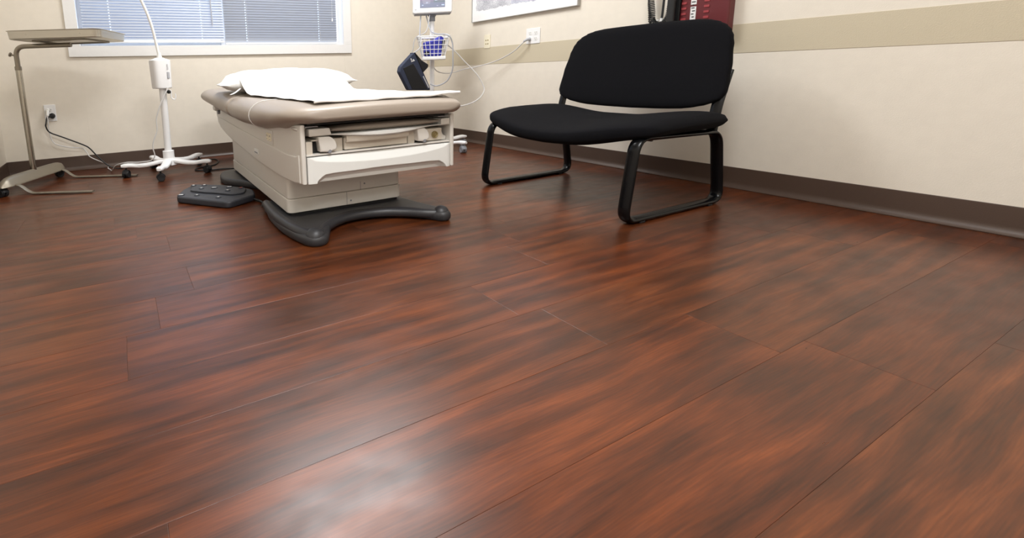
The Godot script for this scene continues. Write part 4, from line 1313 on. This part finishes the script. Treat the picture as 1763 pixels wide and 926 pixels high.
# ---------------------------------------------------------------- things on the walls
func make_wall_things() -> void:
	# framed print on the right wall; local x runs along +z of the room
	var wall := Basis(Vector3(0, 0, 1), Vector3.UP, Vector3(-1, 0, 0))
	var pic := thing("wall_picture", "large framed pale grey-blue print with white border on the right wall", "picture", Vector3(0, 0.99, 1.17))
	var w := 0.505
	var b := MB.new()
	var f := Transform3D(wall, Vector3(-0.0125, 0, 0))
	for s in [-1, 1]:
		rbox(b, f * Vector3(0, 0.35 + s * 0.3475, 0), Vector3(0.025, 0.005, 2 * w), 0.001)
		rbox(b, f * Vector3(s * (w - 0.0025), 0.35, 0), Vector3(0.025, 0.69, 0.005), 0.001)
	obj("frame", b, M.frame_grey, pic)
	obj("mount_board", rbox(MB.new(), Vector3(-0.012, 0.35, 0), Vector3(0.014, 0.69, 2 * w - 0.01), 0.001), M.white_dull, pic)
	var pm := mat(Color.WHITE, 0.55)
	pm.albedo_texture = ImageTexture.create_from_image(print_image())
	b = MB.new()
	var px := -0.0196
	b.quad(Vector3(px, 0.006, -w + 0.006), Vector3(px, 0.006, w - 0.006), Vector3(px, 0.694, w - 0.006), Vector3(px, 0.694, -w + 0.006))
	for uv in [Vector2(0, 1), Vector2(1, 1), Vector2(1, 0), Vector2(0, 1), Vector2(1, 0), Vector2(0, 0)]: b.t.append(uv)
	obj("print", b, pm, pic)
	# outlets
	var left := thing("wall_outlet", "white duplex outlet plate low on the back wall with two plugs in it", "outlet", Vector3(-3.128, 0.36, 0))
	outlet(left, Basis(), 0.07, 0.114, M.white, [Vector2(0, 0.077), Vector2(0, 0.037)])
	var quad := thing("wall_outlet", "white four-socket outlet plate on the right wall under the picture", "outlet", Vector3(0, 0.781, 1.302))
	outlet(quad, wall, 0.126, 0.107, M.white, [Vector2(-0.026, 0.074), Vector2(0.026, 0.074), Vector2(-0.026, 0.034), Vector2(0.026, 0.034)])
	var jack := thing("wall_jack", "narrow ivory jack plate over the tan band left of the white outlet", "outlet", Vector3(0, 0.777, 0.832))
	b = MB.new()
	rbox(b, wall * Vector3(0, 0.052, 0.003), Vector3(0.006, 0.104, 0.068), 0.002)
	obj("plate", b, M.ivory, jack)
	b = MB.new()
	for x in [-0.011, 0.011]:
		for y in [0.034, 0.062]: rbox(b, wall * Vector3(x, y, 0.0062), Vector3(0.002, 0.010, 0.011), 0.0006)
	obj("port", b, mat(rgb8(150, 132, 82), 0.5), jack)
	make_phone(wall)

func outlet(t: Node3D, wall: Basis, w: float, h: float, m: Material, spots: Array) -> void:
	var xf := Transform3D(wall, Vector3.ZERO)
	obj("plate", prism(MB.new(), round_poly([Vector2(-w / 2, 0), Vector2(w / 2, 0), Vector2(w / 2, h), Vector2(-w / 2, h)], 0.005, 3), 0.0, 0.006, 0.0025, xf, 2), m, t)
	for s in spots:
		var b := MB.new()
		prism(b, round_poly([s + Vector2(-0.016, -0.0135), s + Vector2(0.016, -0.0135), s + Vector2(0.016, 0.0135), s + Vector2(-0.016, 0.0135)], 0.009, 4), 0.004, 0.0075, 0.0008, xf)
		var face := obj("socket", b, M.white_dull, t)
		b = MB.new()
		for dx in [-0.0063, 0.0063]: prism(b, PackedVector2Array([s + Vector2(dx - 0.0012, -0.001), s + Vector2(dx + 0.0012, -0.001), s + Vector2(dx + 0.0012, 0.007), s + Vector2(dx - 0.0012, 0.007)]), 0.0072, 0.0079, 0.0001, xf)
		prism(b, PackedVector2Array([s + Vector2(-0.0022, -0.009), s + Vector2(0.0022, -0.009), s + Vector2(0.0022, -0.005), s + Vector2(-0.0022, -0.005)]), 0.0072, 0.0079, 0.0001, xf)
		obj("slot", b, M.grey_mid, face)

func print_image() -> Image:
	var w := 500
	var h := 350
	var im := Image.create(w, h, false, Image.FORMAT_RGB8)
	var n := FastNoiseLite.new(); n.seed = 3; n.frequency = 0.012; n.fractal_octaves = 5
	var g := FastNoiseLite.new(); g.seed = 9; g.frequency = 0.16; g.fractal_octaves = 2
	var e := FastNoiseLite.new(); e.seed = 21; e.frequency = 0.03
	for y in h:
		for x in w:
			var c := Color(0.945, 0.945, 0.945)
			var edge := e.get_noise_2d(x, y) * 6.0
			if x > 22 + edge and x < 345 + edge and y > 20 + edge and y < 310 + edge:
				var k := n.get_noise_2d(x, y) * 0.16 + g.get_noise_2d(x, y) * 0.12
				c = Color(0.77 + k, 0.775 + k, 0.80 + k * 0.9)
				if x > 212: c = c.lerp(Color(0.72, 0.74, 0.84), 0.35)
			im.set_pixel(x, y, c)
	return im

func make_phone(wall: Basis) -> void:
	var t := thing("wall_phone", "dark red wall phone with white label strips and black coiled cord behind the chair", "phone", Vector3(0, 0.74, 2.365))
	var xf := Transform3D(wall, Vector3.ZERO)
	obj("body", prism(MB.new(), round_poly([Vector2(-0.06, 0.0), Vector2(0.17, 0.0), Vector2(0.17, 0.27), Vector2(-0.045, 0.27)], 0.012, 4), 0.0, 0.052, 0.008, xf, 3), M.phone_red, t, 50.0)
	obj("cradle", prism(MB.new(), round_poly([Vector2(-0.085, 0.01), Vector2(-0.052, 0.01), Vector2(-0.05, 0.26), Vector2(-0.08, 0.26)], 0.01, 3), 0.0, 0.058, 0.003, xf, 2), M.black, t)
	# handset on the cradle
	var rings := []
	for k in 25:
		var v := k / 24.0
		var fat := 0.014 + 0.014 * pow(absf(v * 2.0 - 1.0), 3)
		var lift := 0.082 - 0.024 * pow(absf(v * 2.0 - 1.0), 4)
		var cap := pow(maxf(0.0, 1.0 - pow(absf(v * 2 - 1), 12)), 0.5)
		var ring := PackedVector3Array()
		for a in 16:
			var g := TAU * a / 16
			ring.append(xf * Vector3(-0.078 + cos(g) * 0.02 * (0.2 + 0.8 * cap), 0.02 + v * 0.235, lift + sin(g) * fat * (0.2 + 0.8 * cap)))
		rings.append(ring)
	obj("handset", loft(MB.new(), rings), M.black, t, 60.0)
	# keys with printed strips
	for r in 5:
		var y := 0.196 - r * 0.026
		for c in 2:
			var x := -0.032 + c * 0.105
			obj("speed_key", prism(MB.new(), round_poly([Vector2(x - 0.012, y - 0.006), Vector2(x + 0.012, y - 0.006), Vector2(x + 0.012, y + 0.006), Vector2(x - 0.012, y + 0.006)], 0.003, 3), 0.05, 0.0555, 0.001, xf), mat(rgb8(150, 52, 58), 0.45) if not M.has("key") else M.key, t)
	var b := MB.new()
	for s in [[0.012, 0.185, 0.026, 0.052], [0.012, 0.11, 0.026, 0.078]]:
		prism(b, PackedVector2Array([Vector2(s[0] - s[2] / 2, s[1] - s[3] / 2), Vector2(s[0] + s[2] / 2, s[1] - s[3] / 2), Vector2(s[0] + s[2] / 2, s[1] + s[3] / 2), Vector2(s[0] - s[2] / 2, s[1] + s[3] / 2)]), 0.0515, 0.053, 0.0002, xf)
	prism(b, PackedVector2Array([Vector2(0.03, 0.182), Vector2(0.115, 0.182), Vector2(0.115, 0.197), Vector2(0.03, 0.197)]), 0.0515, 0.053, 0.0002, xf)
	prism(b, PackedVector2Array([Vector2(0.035, 0.225), Vector2(0.115, 0.225), Vector2(0.115, 0.26), Vector2(0.035, 0.26)]), 0.0515, 0.053, 0.0002, xf)
	obj("label_strip", b, M.mark, t)
	b = MB.new()
	for k in 9: prism(b, PackedVector2Array([Vector2(0.003 + 0.004 * (k % 2), 0.082 + k * 0.0145), Vector2(0.021 - 0.003 * (k % 3), 0.082 + k * 0.0145), Vector2(0.021 - 0.003 * (k % 3), 0.087 + k * 0.0145), Vector2(0.003 + 0.004 * (k % 2), 0.087 + k * 0.0145)]), 0.0529, 0.0536, 0.0001, xf)
	obj("strip_print", b, M.black, t)
	# coiled cord: two hanging runs that meet at a weight below
	var path := smooth_path([Vector3(-0.030, 0.360, -0.220), Vector3(-0.040, 0.220, -0.213), Vector3(-0.040, 0.150, -0.205), Vector3(-0.040, 0.105, -0.200), Vector3(-0.045, 0.082, -0.177), Vector3(-0.045, 0.075, -0.147), Vector3(-0.050, 0.090, -0.120), Vector3(-0.055, 0.120, -0.102), Vector3(-0.060, 0.160, -0.095), Vector3(-0.070, 0.190, -0.082)], 60)
	for i in path.size(): path[i] = Vector3(minf(path[i].x, -0.012), path[i].y, path[i].z)
	var helix := []
	var run := 0.0
	for i in path.size():
		var d: Vector3 = path[mini(i + 1, path.size() - 1)] - path[maxi(i - 1, 0)]
		if i > 0: run += path[i].distance_to(path[i - 1])
		d = d.normalized()
		var s := Vector3.RIGHT.cross(d).normalized()
		var u := d.cross(s)
		var a := run / 0.0095 * TAU
		helix.append(path[i] + (s * cos(a) + u * sin(a)) * 0.0145)
	obj("coiled_cord", tube(MB.new(), helix, 0.0034, 6), M.black_cord, t)
	b = MB.new()
	tube(b, smooth_path([Vector3(-0.02, 0.4, -0.152), Vector3(-0.022, 0.25, -0.154), Vector3(-0.026, 0.15, -0.155), Vector3(-0.03, 0.11, -0.155)], 6), 0.0055, 8)
	obj("straight_cord", b, M.black_cord, t)
	b = MB.new()
	tube(b, [Vector3(-0.03, 0.112, -0.155), Vector3(-0.031, 0.094, -0.155)], 0.0085, 12)
	tube(b, [Vector3(-0.03, 0.105, -0.172), Vector3(-0.03, 0.100, -0.180)], 0.006, 8)
	obj("collar", b, M.white_dull, t)
	b = MB.new()
	lathe(b, [[0.0005, 0.0], [0.016, 0.004], [0.019, 0.016], [0.014, 0.028], [0.008, 0.034], [0.0005, 0.034]], Transform3D(Basis(), Vector3(-0.032, 0.062, -0.155)), 16)
	obj("cord_end", b, M.black, t)

# ---------------------------------------------------------------- loose cords
func make_cords() -> void:
	# black cord from the low outlet to the examination table
	var c := thing("power_cord", "black power cord from the low wall outlet along the baseboard to the table", "cord", Vector3(-2.814, 0, 0.12))
	var o := Vector3(-2.814, 0, 0.12)
	var pts := [Vector3(-3.150, 0.375, 0.05), Vector3(-3.155, 0.35, 0.062), Vector3(-3.158, 0.33, 0.06), Vector3(-3.141, 0.288, 0.05), Vector3(-3.063, 0.245, 0.05), Vector3(-2.946, 0.182, 0.06), Vector3(-2.912, 0.155, 0.07), Vector3(-2.880, 0.113, 0.09), Vector3(-2.814, 0.035, 0.12), Vector3(-2.75, 0.006, 0.13), Vector3(-2.6, 0.0055, 0.12), Vector3(-2.4, 0.0055, 0.14), Vector3(-2.2, 0.0055, 0.13), Vector3(-2.09, 0.0055, 0.17), Vector3(-2.07, 0.0055, 0.27), Vector3(-2.13, 0.0055, 0.42), Vector3(-2.24, 0.0055, 0.47), Vector3(-2.27, 0.0055, 0.55), Vector3(-2.18, 0.0055, 0.605), Vector3(-2.08, 0.0055, 0.615), Vector3(-1.95, 0.0055, 0.7)]
	for i in pts.size(): pts[i] = pts[i] - o
	obj("flex", tube(MB.new(), smooth_path(pts, 6), 0.0048, 8), M.black_cord, c)
	var b := MB.new()
	lathe(b, [[0.0005, 0.0], [0.017, 0.0], [0.019, 0.004], [0.017, 0.02], [0.009, 0.03], [0.0005, 0.031]], Transform3D(Basis(Vector3.RIGHT, PI / 2), Vector3(-3.118, 0.397, 0.0085) - o), 18)
	tube(b, smooth_path([Vector3(-3.12, 0.397, 0.036) - o, Vector3(-3.14, 0.392, 0.045) - o, Vector3(-3.150, 0.37, 0.05) - o], 4), 0.007, 8)
	obj("plug", b, M.black, c)
	# pale flex from the white outlet to the monitor stand
	var m := thing("power_cord", "pale grey cord sagging from the white outlet to the monitor stand", "cord", Vector3(-0.06, 0.692, 1.065))
	o = Vector3(-0.06, 0.692, 1.065)
	pts = [Vector3(-0.035, 0.806, 1.268), Vector3(-0.045, 0.785, 1.24), Vector3(-0.05, 0.737, 1.171), Vector3(-0.060, 0.692, 1.065), Vector3(-0.080, 0.661, 0.963), Vector3(-0.120, 0.635, 0.844), Vector3(-0.180, 0.620, 0.776), Vector3(-0.250, 0.595, 0.719), Vector3(-0.330, 0.593, 0.712), Vector3(-0.400, 0.613, 0.707), Vector3(-0.452, 0.66, 0.72)]
	for i in pts.size(): pts[i] = pts[i] - o
	obj("flex", tube(MB.new(), smooth_path(pts, 6), 0.0042, 8), M.grey_cord, m)
	b = MB.new()
	tube(b, [Vector3(-0.008, 0.815, 1.276) - o, Vector3(-0.028, 0.812, 1.272) - o, Vector3(-0.05, 0.800, 1.26) - o], 0.013, 12, Vector2.ONE, Vector3.ZERO, false, 0.006)
	obj("plug", b, M.grey_light, m)
	# second loop from the basket down behind the table
	var h := thing("cable_loop", "pale grey cable looping from the wire basket down behind the table", "cord", Vector3(-0.2, 0.622, 0.88))
	o = Vector3(-0.2, 0.622, 0.88)
	pts = [Vector3(-0.41, 0.815, 0.80), Vector3(-0.36, 0.803, 0.80), Vector3(-0.301, 0.750, 0.820), Vector3(-0.240, 0.677, 0.850), Vector3(-0.196, 0.622, 0.880), Vector3(-0.161, 0.558, 0.920), Vector3(-0.133, 0.477, 0.950), Vector3(-0.156, 0.434, 0.970), Vector3(-0.209, 0.393, 0.980), Vector3(-0.287, 0.362, 0.980), Vector3(-0.40, 0.345, 0.96), Vector3(-0.47, 0.36, 0.83), Vector3(-0.475, 0.42, 0.77)]
	for i in pts.size(): pts[i] = pts[i] - o
	obj("flex", tube(MB.new(), smooth_path(pts, 6), 0.0045, 8), M.grey_cord, h)
